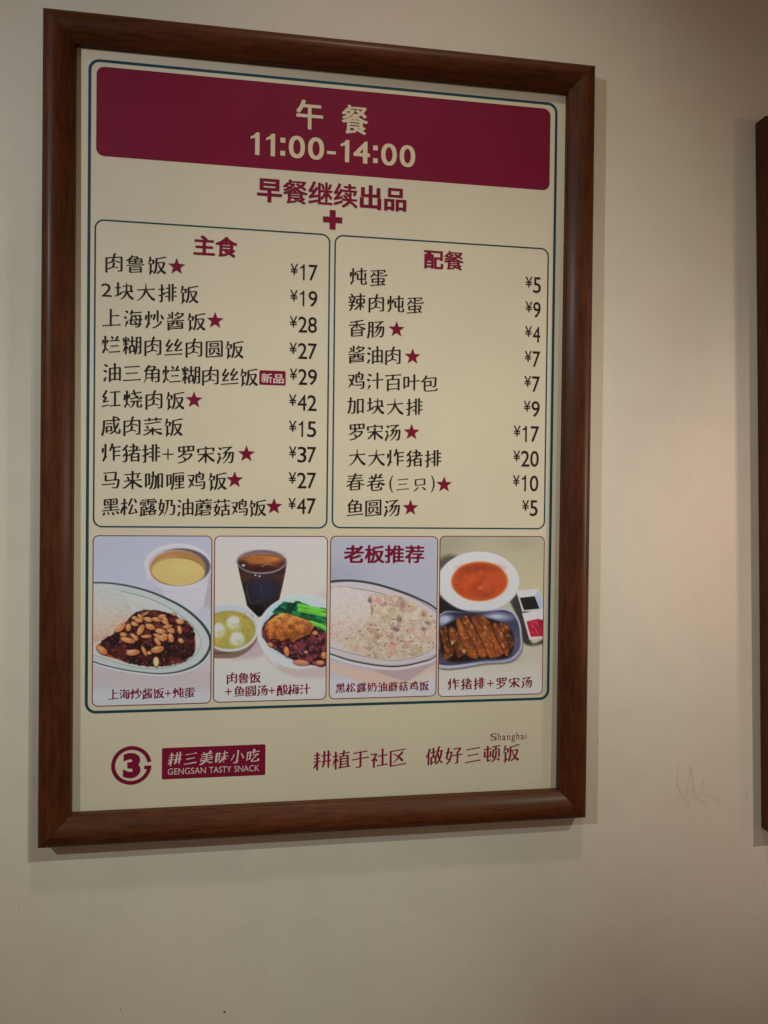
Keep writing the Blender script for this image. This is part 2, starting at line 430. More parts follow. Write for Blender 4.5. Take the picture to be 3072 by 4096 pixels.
def draw(ch,wt=1.0,shear=.10,G=160,wild=0):
    strokes,w=build(ch)
    F=np.full((G,G),-9.0); yy,xx=np.mgrid[0:G,0:G]; xx=(xx+.5)/G; yy=(yy+.5)/G  # y up in img (row 0 = -.12)
    tot=sum(len(s[0]) for s in strokes)/N
    w0=np.clip(.0345-.0016*(tot-3),.024,.034)*wt
    rng=np.random.RandomState(ord(ch))
    for p,f0,f1 in strokes:
        if len(p)<2: continue
        q=p[:,::-1]/N   # x,y(up)
        n=max(8,int(len(q)*.8))
        q,L=resamp(q,n)
        if L<0.02: continue
        q=smooth(q,2.5*wt)
        # orientation
        d=q[-1]-q[0]
        closed=np.linalg.norm(d)<.04 and L>.3
        if closed:
            i=np.argmin(q[:,0]-q[:,1]); q=np.roll(q,-i,0)
            a=q[1]-q[0]
        elif abs(d[0])>abs(d[1])*1.15:
            if d[0]<0: q=q[::-1];f0,f1=f1,f0
        elif d[1]>0: q=q[::-1];f0,f1=f1,f0
        d=q[-1]-q[0]
        straight=np.linalg.norm(d)/L
        n=len(q); t=np.linspace(0,1,n); s=t*L
        tan=np.gradient(q,axis=0); tan/=np.linalg.norm(tan,axis=1)[:,None]+1e-9
        hor=np.abs(tan[:,0]); base=w0*(1.16-.56*hor**2)
        r=base.copy()
        e0=s/.05; e1=(L-s)/.05
        ang=math.degrees(math.atan2(d[1],d[0]))
        te=tan[-max(2,n//6):].mean(0)
        if straight>.86 and not closed:
            if -18<ang<25:                     # heng
                if f0: r+=w0*.16*np.exp(-(e0/.8)**2)
                if f1: r+=w0*.26*np.exp(-((e1-.3)/.7)**2)
                if L<.14 : r*=.95
            elif -100<ang<-75 or ang>85:
                if f0: r+=w0*.18*np.exp(-(e0/.7)**2)
                if f1: r*=np.clip(.45+.55*e1/1.6,.45,1)
            elif ang<=-100 or ang>=130:        # pie
                if f0: r+=w0*.25*np.exp(-(e0/.8)**2)
                if f1:
                    if L>.15: r=w0*(1.2-1.0*t**1.4)
                    else: r=w0*(1.25-.9*t)
            elif -75<=ang<=-18:                # na / dot
                if L<.2: r=w0*(.55+.95*np.sin(np.clip(t,0,1)*1.9))
                elif f1: r=w0*(.45+1.45*t)*np.clip(e1/1.4+.12,.12,1)
            else:
                if f1 and L<.3: r=w0*(1.3-1.0*t)
        else:
            if f0: r+=w0*.16*np.exp(-(e0/.8)**2)
            if f1 and not closed:
                if te[1]<-.35 and te[0]<-.3: r*=np.clip(.2+e1/3.0,.2,1)     # ends pie
                elif te[1]<-.3 and te[0]>.35: r=r*(.9+.5*t)*np.clip(e1/1.3+.12,.12,1)
                elif te[1]>.3: r*=np.clip(.25+e1/1.0,.25,1)                # hook
                elif te[0]<-.5: r*=np.clip(.25+e1/1.0,.25,1)
                elif te[0]>.6: r+=w0*.16*np.exp(-((e1-.3)/.7)**2)
            k=np.abs(np.gradient(np.unwrap(np.arctan2(tan[:,1],tan[:,0])))); k=np.convolve(k,np.ones(5)/5,'same')
            r+=w0*.22*np.clip(k*3,0,1)
        if wild: r*=1+wild*(.35*np.sin(t*5+rng.rand()*6)+.2*rng.randn())
        r=np.convolve(np.pad(r,2,mode='edge'),np.ones(5)/5,'valid')
        # kaiti: rise to the right, slight squeeze
        X=.5+(q[:,0]-.5)*.94; Y=.5+(q[:,1]-.5)*.93+shear*(q[:,0]-.5)
        if wild: X=X+.12*(Y-.5)
        for x,y,rr in zip(X,Y,r):
            # slightly slanted nib
            i0,i1=max(0,int((x-.12)*G)),min(G,int((x+.12)*G)+1); j0,j1=max(0,int((y-.12)*G)),min(G,int((y+.12)*G)+1)
            dx=xx[j0:j1,i0:i1]-x; dy=yy[j0:j1,i0:i1]-y
            u=(dx+dy)*.7071; v=(dx-dy)*.7071     # v along down-right
            dist=np.sqrt((u*1.12)**2+(v*.9)**2)
            F[j0:j1,i0:i1]=np.maximum(F[j0:j1,i0:i1],rr-dist)
    return F
def contours(F,mn=6):
    G=F.shape[0]; F=F.copy(); F[0]=F[-1]=-1;F[:,0]=F[:,-1]=-1
    F=np.clip(F,-.03,.03)
    seg={}
    def ip(a,b,fa,fb): t=fa/(fa-fb); return a+(b-a)*t
    ins=F>0
    Rr,Cc=np.where((ins[:-1,:-1]!=ins[1:,:-1])|(ins[:-1,:-1]!=ins[:-1,1:])|(ins[:-1,:-1]!=ins[1:,1:]))
    for r,c in zip(Rr,Cc):
        v=[F[r,c],F[r,c+1],F[r+1,c+1],F[r+1,c]]; b=[x>0 for x in v]
        keys=[('h',r,c),('v',r,c+1),('h',r+1,c),('v',r,c)]
        pos=[(ip(c,c+1,v[0],v[1]) if b[0]!=b[1] else 0,r),(c+1,ip(r,r+1,v[1],v[2]) if b[1]!=b[2] else 0),(ip(c,c+1,v[3],v[2]) if b[3]!=b[2] else 0,r+1),(c,ip(r,r+1,v[0],v[3]) if b[0]!=b[3] else 0)]
        act=[i for i in range(4) if b[i]!=b[(i+1)%4]]
        if len(act)==4: pairs=[(0,3),(1,2)] if b[0] is False or b[0]==False else [(0,1),(2,3)]
        else: pairs=[tuple(act)]
        for i,j in pairs:
            seg.setdefault(keys[i],[]).append((keys[j],pos[i])); seg.setdefault(keys[j],[]).append((keys[i],pos[j]))
    P={k:v[0][1] for k,v in seg.items()}
    out=[];seen=set()
    for k in list(seg):
        if k in seen: continue
        path=[k];seen.add(k)
        while True:
            nx=[q for q,_ in seg[path[-1]] if q not in seen]
            if not nx: break
            path.append(nx[0]);seen.add(nx[0])
        if len(path)<mn: continue
        out.append(np.array([P[q] for q in path]))
    res=[]
    def dp(p,tol):
        if len(p)<3: return p
        a,b=p[0],p[-1]; ab=b-a; L=np.linalg.norm(ab)
        d=np.abs(ab[0]*(p[:,1]-a[1])-ab[1]*(p[:,0]-a[0]))/L if L>1e-6 else np.linalg.norm(p-a,axis=1)
        i=np.argmax(d)
        if d[i]<tol: return np.array([a,b])
        return np.concatenate([dp(p[:i+1],tol)[:-1],dp(p[i:],tol)])
    for p in out:
        h=len(p)//2
        q=np.concatenate([dp(p[:h+1],.45)[:-1],dp(np.concatenate([p[h:],p[:1]]),.45)[:-1]])
        if len(q)<3: continue
        a=0.5*abs(np.sum(q[:,0]*np.roll(q[:,1],-1)-q[:,1]*np.roll(q[:,0],-1)))
        if a<6: continue
        res.append((q+.5)/G)
    return res

def blur(a, n):
    for _ in range(n):
        a = (np.roll(a, 1, 0) + a + np.roll(a, -1, 0)) / 3; a = (np.roll(a, 1, 1) + a + np.roll(a, -1, 1)) / 3
    return a
def heavy_outline(ch):
    im = raster(ch)
    kx, ky = (10, 6) if ch in '主早出' else (8, 5) if ch in '品食配老' else (6, 4) if ch in '午板推荐' else (4, 3) if ch in '04' else (5, 3) if ch in '新继续' else (6, 2)
    a = im.copy()
    for d in range(1, kx + 1): a = a | np.roll(im, d, 1) | np.roll(im, -d, 1)
    b = a.copy()
    for d in range(1, ky + 1): b = b | np.roll(a, d, 0) | np.roll(a, -d, 0)
    b[:4] = b[-4:] = False; b[:, :3] = b[:, -3:] = False
    return contours(blur(b.astype(float), 1) - .5)
STYLE = {'k': dict(wt=1.13), 'c': dict(wt=1.42), 's': dict(wt=1.15, shear=.13), 'l': dict(wt=1.2, shear=.14, wild=.9)}
_cache = {}
def glyph(key):
    if key not in _cache:
        cs = heavy_outline(key[1]) if key[0] == 'h' else contours(draw(key[1], **STYLE[key[0]]))
        cu = bpy.data.curves.new('lettering', 'CURVE'); cu.dimensions = '2D'; cu.fill_mode = 'BOTH'
        for q in cs:
            sp = cu.splines.new('POLY'); sp.points.add(len(q) - 1); sp.use_cyclic_u = True
            for k, (x, y) in enumerate(q): sp.points[k].co = (x, y, 0, 1)
        _cache[key] = to_mesh(cu)
    return _cache[key]
def type_mesh(text, offset=0.0, spacing=1.0):
    key = (text, offset, spacing)
    if text == '1':        # a stem with a flag, as in the printed face
        k = .13 if offset < .01 else .175
        P = [(.42 - k, 0), (.42, 0), (.42, 1), (.42 - k * .75, 1), (.30 - k * .6, .87), (.06, .80), (.06, .80 - k * .62), (.42 - k, .80 - k * .25)]
        return np.array(P), [tuple(range(8))]
    if key not in _cache:
        cu = bpy.data.curves.new('tmp', 'FONT'); cu.body = text; cu.offset = offset; cu.space_character = spacing; cu.resolution_u = 5
        _cache[key] = to_mesh(cu)
    return _cache[key]

class Ink:                 # gathers the letters of one line into one mesh
    def __init__(s): s.v = []; s.f = []; s.k = 0
    def add(s, vs, fs, sx, sy, ox, oy):
        b = len(s.v); z = H_TEXT + (s.k % 3) * .00002; s.k += 1
        s.v += [((x * sx + ox) / 1000, (y * sy + oy) / 1000, z) for x, y in vs]
        s.f += [tuple(b + i for i in f) for f in fs]
    def fit(s, vs, fs, u0, u1, v0, v1):
        lo, hi = vs.min(0), vs.max(0); sx = (u1 - u0) / (hi[0] - lo[0]); sy = (v1 - v0) / (hi[1] - lo[1])
        s.add(vs, fs, sx, sy, u0 - lo[0] * sx, -v1 - lo[1] * sy)
    def make(s, name, mat, **p): return link(name, mesh(name, s.v, s.f), mat, sheet, **p)

def width_of(key):
    vs, _ = glyph(key); return vs[:, 0].min(), vs[:, 0].max()
def brush_line(name, key, text, u0, u1, v, hh, mat, **props):
    ink = Ink(); em = hh / .86
    g0 = width_of(key + text[0])[0] if text[0] not in '2+' else .12
    g1 = width_of(key + text[-1])[1] if text[-1] not in '2+' else .9
    adv = [{'2': .62, '+': .78}.get(c, 1) for c in text]
    pos = np.r_[0, np.cumsum(adv)][:-1]
    # pitch so that the ink runs from u0 to u1
    p = ((u1 - u0) - em * (g1 - g0)) / max(pos[-1], 1e-6) if len(text) > 1 else em
    if len(text) > 1 and em > 1.12 * p:
        em = 1.12 * p; p = ((u1 - u0) - em * (g1 - g0)) / pos[-1]
    for c, a in zip(text, pos):
        x = u0 - g0 * em + a * p
        if c == '+':
            t = .027 if key == 'k' else .04; cx, cy = x + .40 * p, -v - hh * .02; a_ = hh * .30
            P = [(-a_, -t * em), (-t * em, -t * em), (-t * em, -a_), (t * em, -a_), (t * em, -t * em), (a_, -t * em), (a_, t * em), (t * em, t * em), (t * em, a_), (-t * em, a_), (-t * em, t * em), (-a_, t * em)]
            ink.add(np.array(P), [tuple(range(12))], 1, 1, cx, cy)
        elif c == '2':
            vs, fs = type_mesh('2'); ink.fit(vs, fs, x + em * .08, x + em * .55, v - hh * .36, v + hh * .36)
        else:
            vs, fs = glyph(key + c); ink.add(vs, fs, em, em, x, -v - .5 * em)
    return ink.make(name, mat, **props)

DATA = json.loads(r'''{"L": [["k", "肉鲁饭", 19.25, 86.93, 230.24, 22.02], ["k", "2块大排饭", 15.96, 123.51, 261.83, 22.04], ["k", "上海炒酱饭", 16.31, 132.01, 293.27, 22.06], ["k", "烂糊肉丝肉圆饭", 16.31, 176.06, 323.99, 22.08], ["k", "油三角烂糊肉丝饭", 17.82, 193.02, 355.79, 22.1], ["k", "红烧肉饭", 16.33, 108.67, 386.0, 22.13], ["k", "咸肉菜饭", 16.01, 107.01, 416.98, 22.14], ["k", "炸猪排+罗宋汤", 16.69, 166.08, 448.13, 22.18], ["k", "马来咖喱鸡饭", 16.86, 157.79, 479.27, 22.2], ["k", "黑松露奶油蘑菇鸡饭", 17.38, 204.12, 510.31, 22.22], ["k", "炖蛋", 301.09, 347.02, 230.09, 21.96], ["k", "辣肉炖蛋", 299.86, 392.63, 260.88, 21.98], ["k", "香肠", 300.54, 344.22, 292.27, 22.0], ["k", "酱油肉", 300.53, 364.54, 323.39, 22.03], ["k", "鸡汁百叶包", 300.35, 411.39, 355.44, 22.05], ["k", "加块大排", 300.14, 392.91, 385.04, 22.07], ["k", "罗宋汤", 302.74, 365.64, 416.81, 22.1], ["k", "大大炸猪排", 302.2, 417.08, 447.68, 22.12], ["k", "春卷", 299.91, 346.88, 477.98, 22.13], ["k", "三只", 361.41, 398.02, 479.42, 17.47], ["k", "鱼圆汤", 300.76, 365.84, 508.72, 22.16], ["c", "上海炒酱饭+炖蛋", 25.25, 123.58, 728.0, 12.81], ["c", "肉鲁饭", 159.87, 199.57, 712.39, 13.1], ["c", "+鱼圆汤+酸梅汁", 158.46, 258.99, 728.0, 13.11], ["c", "黑松露奶油蘑菇鸡饭", 289.47, 404.56, 727.57, 11.58], ["c", "炸猪排+罗宋汤", 428.91, 537.67, 726.68, 14.26], ["l", "耕三美味小吃", 92.91, 199.28, 806.54, 15.86], ["s", "耕植于社区", 263.58, 377.22, 814.83, 21.73], ["s", "做好三顿饭", 402.22, 522.13, 815.49, 21.62]], "S": [[98.84, 230.94], [143.07, 291.39], [119.65, 385.15], [180.63, 446.99], [167.21, 477.87], [213.52, 508.76], [359.22, 291.8], [379.48, 324.01], [379.35, 416.21], [420.92, 479.71], [379.03, 508.72]], "PR": [["17", 230.33, 263.1, 219.17, 237.97], ["19", 230.27, 263.05, 250.35, 269.17], ["28", 230.03, 262.82, 281.39, 300.23], ["27", 229.97, 263.14, 312.8, 331.66], ["29", 230.61, 263.45, 343.71, 362.59], ["42", 230.01, 263.4, 374.49, 393.38], ["15", 230.31, 263.17, 405.82, 424.73], ["37", 230.59, 263.48, 436.45, 455.39], ["27", 230.53, 263.79, 467.3, 486.25], ["47", 230.46, 263.73, 498.0, 516.98], ["5", 521.86, 542.42, 218.15, 237.87], ["9", 522.31, 542.51, 249.02, 268.75], ["4", 522.19, 542.4, 279.76, 299.51], ["7", 522.27, 542.86, 310.69, 330.46], ["7", 522.16, 542.95, 341.98, 361.77], ["9", 521.86, 543.23, 372.97, 392.79], ["17", 509.26, 542.94, 404.35, 424.16], ["20", 509.14, 542.84, 435.38, 455.21], ["10", 509.02, 542.73, 466.25, 486.1], ["5", 521.6, 542.25, 497.26, 517.15]], "B": {"noon": ["午", 235.39, 267.24, 24.64, 59.09, "h"], "meal": ["餐", 289.48, 321.36, 25.79, 60.0, "h"], "hours": ["11:00-14:00", 180.53, 379.15, 67.81, 94.2, "n"], "bfast": ["早餐继续出品", 190.13, 369.48, 119.52, 148.72, "h"], "staple": ["主食", 117.61, 167.71, 192.54, 216.08, "h"], "side": ["配餐", 391.96, 442.0, 192.53, 215.6, "h"], "boss": ["老板推荐", 297.94, 397.01, 554.1, 576.05, "h"], "new": ["新品", 197.1, 223.68, 350.5, 361.93, "h"], "gts": ["GENGSAN TASTY SNACK", 93.0, 198.82, 816.59, 824.82, "n"], "sh": ["Shanghai", 484.22, 529.47, 789.67, 801.39, "n"], "plus": ["+", 267.95, 291.85, 153.1, 175.16, "h"], "badge": ["", 194.8, 225.81, 346.93, 364.25, "h"], "logobadge": ["", 86.09, 206.0, 792.51, 829.24, "h"], "ring": ["", 29.26, 74.51, 788.89, 833.88, "h"], "three": ["3", 42.12, 62.23, 796.83, 826.38, "h"], "parL": ["(", 352.55, 359.1, 469.3, 489.72, "h"], "parR": [")", 402.14, 408.99, 468.49, 489.08, "h"]}}''')
rows = [230.0 + 31.15 * k for k in range(10)]
for i, (key, text, u0, u1, v, hh) in enumerate(DATA['L']):
    if key == 'k': brush_line('item_name', key, text, u0, u1, v, hh * .95, INK)
    elif key == 'c': brush_line('caption', key, text, u0, u1, v, hh, ROSE)
    elif key == 'l': logo_line = (text, u0, u1, v, hh)
    else: brush_line('slogan', key, text, u0, u1, v, hh, ROSE)

def star(u, v, r):
    P = []
    for k in range(10):
        a = R(90 + 36 * k); q = r if k % 2 == 0 else r * .42
        P.append(((u + q * math.cos(a)) / 1000, (-v + q * math.sin(a)) / 1000, H_TEXT))
    P.append((u / 1000, -v / 1000, H_TEXT))
    link('star', mesh('star', P, [(k, (k + 1) % 10, 10) for k in range(10)]), MAROON, sheet)
for u, v in DATA['S']: star(u, v - .4, 10.2)

for t, u0, u1, v0, v1 in DATA['PR']:
    ink = Ink()
    vs, fs = type_mesh('\u00a5', .006)
    ink.fit(vs, fs, u0, u0 + 8.9, v0 - .1, v0 + 13.3)
    dw = (u1 - u0 - 9.6) / len(t)
    for k, ch in enumerate(t):
        vs, fs = type_mesh(ch, 0 if ch == '4' else .004)
        a = u0 + 9.6 + k * dw
        if ch == '1': ink.fit(vs, fs, a + dw * .16, a + dw * .62, v0, v1)
        else: ink.fit(vs, fs, a + dw * .05, a + dw * .96, v0, v1)
    ink.make('price', INK)

B = DATA['B']
def heavy(name, keys, mat, squeeze=1.0, pitchless=False):
    t, u0, u1, v0, v1, _ = B[keys]
    ink = Ink(); n = len(t)
    los = [glyph('h' + c)[0].min(0) for c in t]; his = [glyph('h' + c)[0].max(0) for c in t]
    top = max(h[1] for h in his); bot = min(l[1] for l in los); sy = (v1 - v0) / (top - bot)
    span = (n - 1) + his[-1][0] - los[0][0]; sx = (u1 - u0) / span
    for k, c in enumerate(t):
        vs, fs = glyph('h' + c); ink.add(vs, fs, sx, sy, u0 + (k - los[0][0]) * sx, -v1 - bot * sy)
    return ink.make(name, mat)
CREAMINK = mat_print('cream_lettering', (.70, .62, .45), .02)
heavy('title_lettering', 'noon', CREAMINK); heavy('title_lettering', 'meal', CREAMINK)
heavy('subtitle_lettering', 'bfast', MAROON); heavy('column_title', 'staple', MAROON); heavy('column_title', 'side', MAROON)
heavy('recommendation_lettering', 'boss', MAROON)

t, u0, u1, v0, v1, _ = B['hours']                 # opening hours in heavy type
ink = Ink(); digw = {'1': .50, ':': .42, '-': .56, '0': .86, '4': .88}
adv = [.80 if c == '1' else .46 if c == ':' else .62 if c == '-' else 1.0 for c in t]; tot = sum(adv)
x = u0 - .10 * (u1 - u0) / tot; s = (u1 - u0) / (tot - .20)
for c, a in zip(t, adv):
    vs, fs = glyph('h' + c) if c in '04' else type_mesh(c, .024)
    wd = s * {'1': .46, ':': .25, '-': .46, '0': .84, '4': .88}[c]; cx = x + a * s / 2; hgt = v1 - v0
    if c == '-': ink.fit(vs, fs, cx - wd / 2, cx + wd / 2, v0 + hgt * .56, v0 + hgt * .70)
    elif c == ':':
        for q in (.22, .80):
            P = np.array([(-.5, -.5), (.5, -.5), (.5, .5), (-.5, .5)]); ink.add(P, [(0, 1, 2, 3)], wd, wd, cx, -(v0 + hgt * (q + .03)))
    else: ink.fit(vs, fs, cx - wd / 2, cx + wd / 2, v0, v1)
    x += a * s
ink.make('hours_lettering', CREAMINK)

t, u0, u1, v0, v1, _ = B['plus']; cu_, cv_ = (u0 + u1) / 2, (v0 + v1) / 2; a = 11.6; q = 3.6
P = [(-a, -q), (-q, -q), (-q, -a), (q, -a), (q, -q), (a, -q), (a, q), (q, q), (q, a), (-q, a), (-q, q), (-a, q)]
link('plus_sign', mesh('plus_sign', [((cu_ + x) / 1000, (-cv_ + y) / 1000, H_TEXT) for x, y in P], [tuple(range(12))]), MAROON, sheet)

for nm in ('parL', 'parR'):
    t, u0, u1, v0, v1, _ = B[nm]; ink = Ink(); vs, fs = type_mesh(t); ink.fit(vs, fs, u0, u0 + 4.6 if nm == 'parL' else u1, v0, v1) if nm == 'parL' else ink.fit(vs, fs, u1 - 4.6, u1, v0, v1)
    ink.make('bracket', INK)

t, u0, u1, v0, v1, _ = B['badge']
panel('new_item_badge', u0, v0, u1, v1, 1.6, H_PANEL, MAROON)
o = heavy('badge_lettering', 'new', PALE)

# ---- shop logo at the foot
t, u0, u1, v0, v1, _ = B['logobadge']
panel('logo_plate', 86.1, 792.6, 206.0, 829.6, 1.8, H_PANEL, MAROON)
brush_line('logo_lettering', 'l', logo_line[0], logo_line[1], logo_line[2], 806.0, 15.2, PALE)
ink = Ink(); words = B['gts'][0].split(); x = B['gts'][1]
for wd, (a, b) in zip(words, ((0, .412), (.447, .690), (.725, 1))):
    vs, fs = type_mesh(wd, .0, 1.0); L_ = B['gts'][2] - B['gts'][1]
    ink.fit(vs, fs, x + a * L_, x + b * L_, 817.0, 824.4)
ink.make('logo_lettering', PALE)
t, u0, u1, v0, v1, _ = B['ring']
cx, cy = (u0 + u1) / 2 - .1, (v0 + v1) / 2; ro, ri = 22.6, 18.2
vs = []; fs = []; n = 60; a0, a1 = R(9), R(357.5)
for k in range(n + 1):
    a = a0 + (a1 - a0) * k / n
    for r in (ro, ri): vs.append(((cx + r * math.cos(a)) / 1000, (-cy + r * math.sin(a)) / 1000, H_TEXT))
    if k: fs.append((2 * k - 2, 2 * k, 2 * k + 1, 2 * k - 1))
b = len(vs)                                        # the short bar that turns the ring into a G
for x, y in ((cx + 14.4, cy + 1.0), (cx + ro - .05, cy + 1.0), (cx + ro - .3, cy + 3.0), (cx + ri - .6, cy + 6.2), (cx + ri - .9, cy + 5.0), (cx + 14.4, cy + 5.0)):
    vs.append((x / 1000, -y / 1000, H_TEXT + .00002))
fs.append(tuple(reversed(range(b, b + 6))))
link('logo_ring', mesh('logo_ring', vs, fs), MAROON, sheet)
t, u0, u1, v0, v1, _ = B['three']
ink = Ink(); vs_, fs_ = type_mesh('3', .055); ink.fit(vs_, fs_, u0 + .2, u1 - .2, v0, v1); ink.make('logo_numeral', MAROON)
t, u0, u1, v0, v1, _ = B['sh']
ink = Ink(); vs_, fs_ = type_mesh('S', -.004); ink.fit(vs_, fs_, u0, u0 + 8.4, 789.9, 798.6)
x = u0 + 10.0
for c, wd, a, b_ in (('h', 3.4, 789.6, 798.6), ('a', 4.6, 792.9, 798.7), ('n', 3.8, 792.9, 798.6), ('g', 4.6, 792.9, 801.6), ('h', 3.6, 789.6, 798.6), ('a', 4.6, 792.9, 798.7), ('i', 1.0, 790.9, 798.6)):
    vs_, fs_ = type_mesh('\u0251' if c == 'a' and False else c, -.004); ink.fit(vs_, fs_, x, x + wd, a, b_); x += wd + 1.9
ink.make('city_lettering', ROSE)

# ------------------------------------------------------------------ the four printed food photographs
class Photo:               # paints one printed photograph; coordinates follow the print's own grid
    def __init__(s, TL, TR, BR, BL, seed):
        s.nx, s.ny = 210, 310; s.seed = seed
        a = np.linspace(0, 1, s.nx + 1)[None, :]; b = np.linspace(0, 1, s.ny + 1)[:, None]
        f = lambda i: (TL[i] * (1 - a) + TR[i] * a) * (1 - b) + (BL[i] * (1 - a) + BR[i] * a) * b
        s.X, s.Y = f(0), f(1); s.img = np.ones(s.X.shape + (3,)) * 170.0
    def nz(s, scale, seed=0, octv=3, sx=1.0, rot=0.0):
        out = np.zeros(s.X.shape); amp = 1; tot = 0
        c, q = math.cos(rot), math.sin(rot)
        X = s.X * c + s.Y * q; Y = -s.X * q + s.Y * c
        for o in range(octv):
            x = X / scale / sx * 2 ** o + 37.3 * o + seed * 5.17 + 500; y = Y / scale * 2 ** o + 11.9 * o + seed * 3.31 + 500
            i = np.floor(x).astype(np.int64); j = np.floor(y).astype(np.int64); fx = x - i; fy = y - j
            fx = fx * fx * (3 - 2 * fx); fy = fy * fy * (3 - 2 * fy)
            h = lambda a, b: ((np.sin((a * 127.1 + b * 311.7 + s.seed * 74.7) * .1731) * 43758.5453) % 1.0)
            out += amp * ((h(i, j) * (1 - fx) + h(i + 1, j) * fx) * (1 - fy) + (h(i, j + 1) * (1 - fx) + h(i + 1, j + 1) * fx) * fy); tot += amp; amp *= .55
        return out / tot
    def put(s, m, col):
        col = np.asarray(col, float)
        s.img = s.img * (1 - m[..., None]) + col * m[..., None]
    def grad(s, stops, axis=1):
        t = s.Y if axis else s.X; p = [q[0] for q in stops]
        return np.stack([np.interp(t, p, [q[1][k] for q in stops]) for k in range(3)], -1)
    def ell(s, cx, cy, a, b, rot=0, soft=10):
        c, q = math.cos(R(rot)), math.sin(R(rot)); x = (s.X - cx) * c + (s.Y - cy) * q; y = -(s.X - cx) * q + (s.Y - cy) * c
        d = np.sqrt((x / a) ** 2 + (y / b) ** 2); return np.clip(.5 - (d - 1) * min(a, b) / soft, 0, 1)
    @staticmethod
    def curve(pts, closed=True, n=6):
        P = np.array(pts, float); N = len(P); out = []
        for i in range(N if closed else N - 1):
            g = (lambda k: P[k % N]) if closed else (lambda k: P[min(max(k, 0), N - 1)])
            p0, p1, p2, p3 = g(i - 1), g(i), g(i + 1), g(i + 2)
            for k in range(n):
                t = k / n; out.append(.5 * (2 * p1 + (p2 - p0) * t + (2 * p0 - 5 * p1 + 4 * p2 - p3) * t * t + (3 * p1 - p0 - 3 * p2 + p3) * t ** 3))
        if not closed: out.append(P[-1])
        return np.array(out)
    def _dist(s, P, closed):
        d = np.full(s.X.shape, 1e9); ins = np.zeros(s.X.shape, bool); n = len(P)
        for i in range(n if closed else n - 1):
            a, b = P[i], P[(i + 1) % n]; ab = b - a; L = ab @ ab + 1e-9
            t = np.clip(((s.X - a[0]) * ab[0] + (s.Y - a[1]) * ab[1]) / L, 0, 1)
            d = np.minimum(d, (s.X - a[0] - t * ab[0]) ** 2 + (s.Y - a[1] - t * ab[1]) ** 2)
            if closed and a[1] != b[1]:
                c = ((a[1] > s.Y) != (b[1] > s.Y)) & (s.X < (b[0] - a[0]) * (s.Y - a[1]) / (b[1] - a[1]) + a[0]); ins ^= c
        return np.sqrt(d), ins
    def poly(s, pts, soft=10, smooth=True, wob=0, wseed=0):
        P = s.curve(pts) if smooth else np.array(pts, float)
        d, i = s._dist(P, True); sd = np.where(i, -d, d)
        if wob: sd = sd + (s.nz(26, wseed, 2) - .5) * wob
        return np.clip(.5 - sd / soft, 0, 1)
    def line(s, pts, wd, soft=8, closed=False):
        d, _ = s._dist(s.curve(pts, closed), closed); return np.clip(.5 - (d - wd / 2) / soft, 0, 1)
    def blob(s, cx, cy, a, b, rot, col, hi=None, edge=None):
        if edge is not None: s.put(s.ell(cx + 4, cy + 7, a + 7, b + 7, rot, 14) * .6, edge)
        m = s.ell(cx, cy, a, b, rot, 9); s.put(m, col)
        if hi is not None: s.put(s.ell(cx - a * .15, cy - b * .3, a * .6, b * .45, rot, 16) * .7, hi)
    def finish(s, label, u0, v0, u1, v1, r, top=0):
        k = np.array([.60, .555, .46]); c = np.clip(s.img, 0, 255) / 255
        lin = np.where(c > .04045, ((c + .055) / 1.055) ** 2.4, c / 12.92) / k; lin = np.minimum(np.maximum(lin, .002), np.array([.80, .83, .98]))
        lin = lin * (1 + .09 * (np.random.RandomState(s.seed).rand(*s.X.shape) - .5))[..., None]          # the dots of the print
        U = u0 + (u1 - u0) * np.linspace(0, 1, s.nx + 1)[None, :] + 0 * s.X; V = v0 + (v1 - v0) * np.linspace(0, 1, s.ny + 1)[:, None] + 0 * s.X
        # round the four corners: grid points beyond the arc are pulled back on to it
        for cx, cy, sx, sy in ((u0 + r, v0 + r, -1, -1), (u1 - r, v0 + r, 1, -1), (u1 - r, v1 - r, 1, 1), (u0 + r, v1 - r, -1, 1)):
            dx, dy = U - cx, V - cy; q = np.hypot(dx, dy); m = (dx * sx > 0) & (dy * sy > 0) & (q > r)
            U = np.where(m, cx + dx * r / np.maximum(q, 1e-9), U); V = np.where(m, cy + dy * r / np.maximum(q, 1e-9), V)
        vs = np.stack([U / 1000, -V / 1000, np.full(U.shape, H_PANEL)], -1).reshape(-1, 3)
        nx, ny = s.nx, s.ny; i = (np.arange(ny)[:, None] * (nx + 1) + np.arange(nx)[None, :]).ravel()
        fs = np.stack([i, i + nx + 1, i + nx + 2, i + 1], 1)
        me = bpy.data.meshes.new('food_photo'); me.vertices.add(len(vs)); me.vertices.foreach_set('co', vs.ravel())
        me.loops.add(fs.size); me.loops.foreach_set('vertex_index', fs.ravel().astype(np.int32))
        me.polygons.add(len(fs)); me.polygons.foreach_set('loop_start', np.arange(0, fs.size, 4, dtype=np.int32)); me.update(calc_edges=True)
        a = me.color_attributes.new('print', 'FLOAT_COLOR', 'POINT')
        a.data.foreach_set('color', np.concatenate([lin, np.ones(lin.shape[:2] + (1,))], -1).ravel().astype(np.float32))
        link('food_photo', me, mat_photo('printed_photo', 'print'), sheet, label=label)

def rnd(seed): return np.random.RandomState(seed)

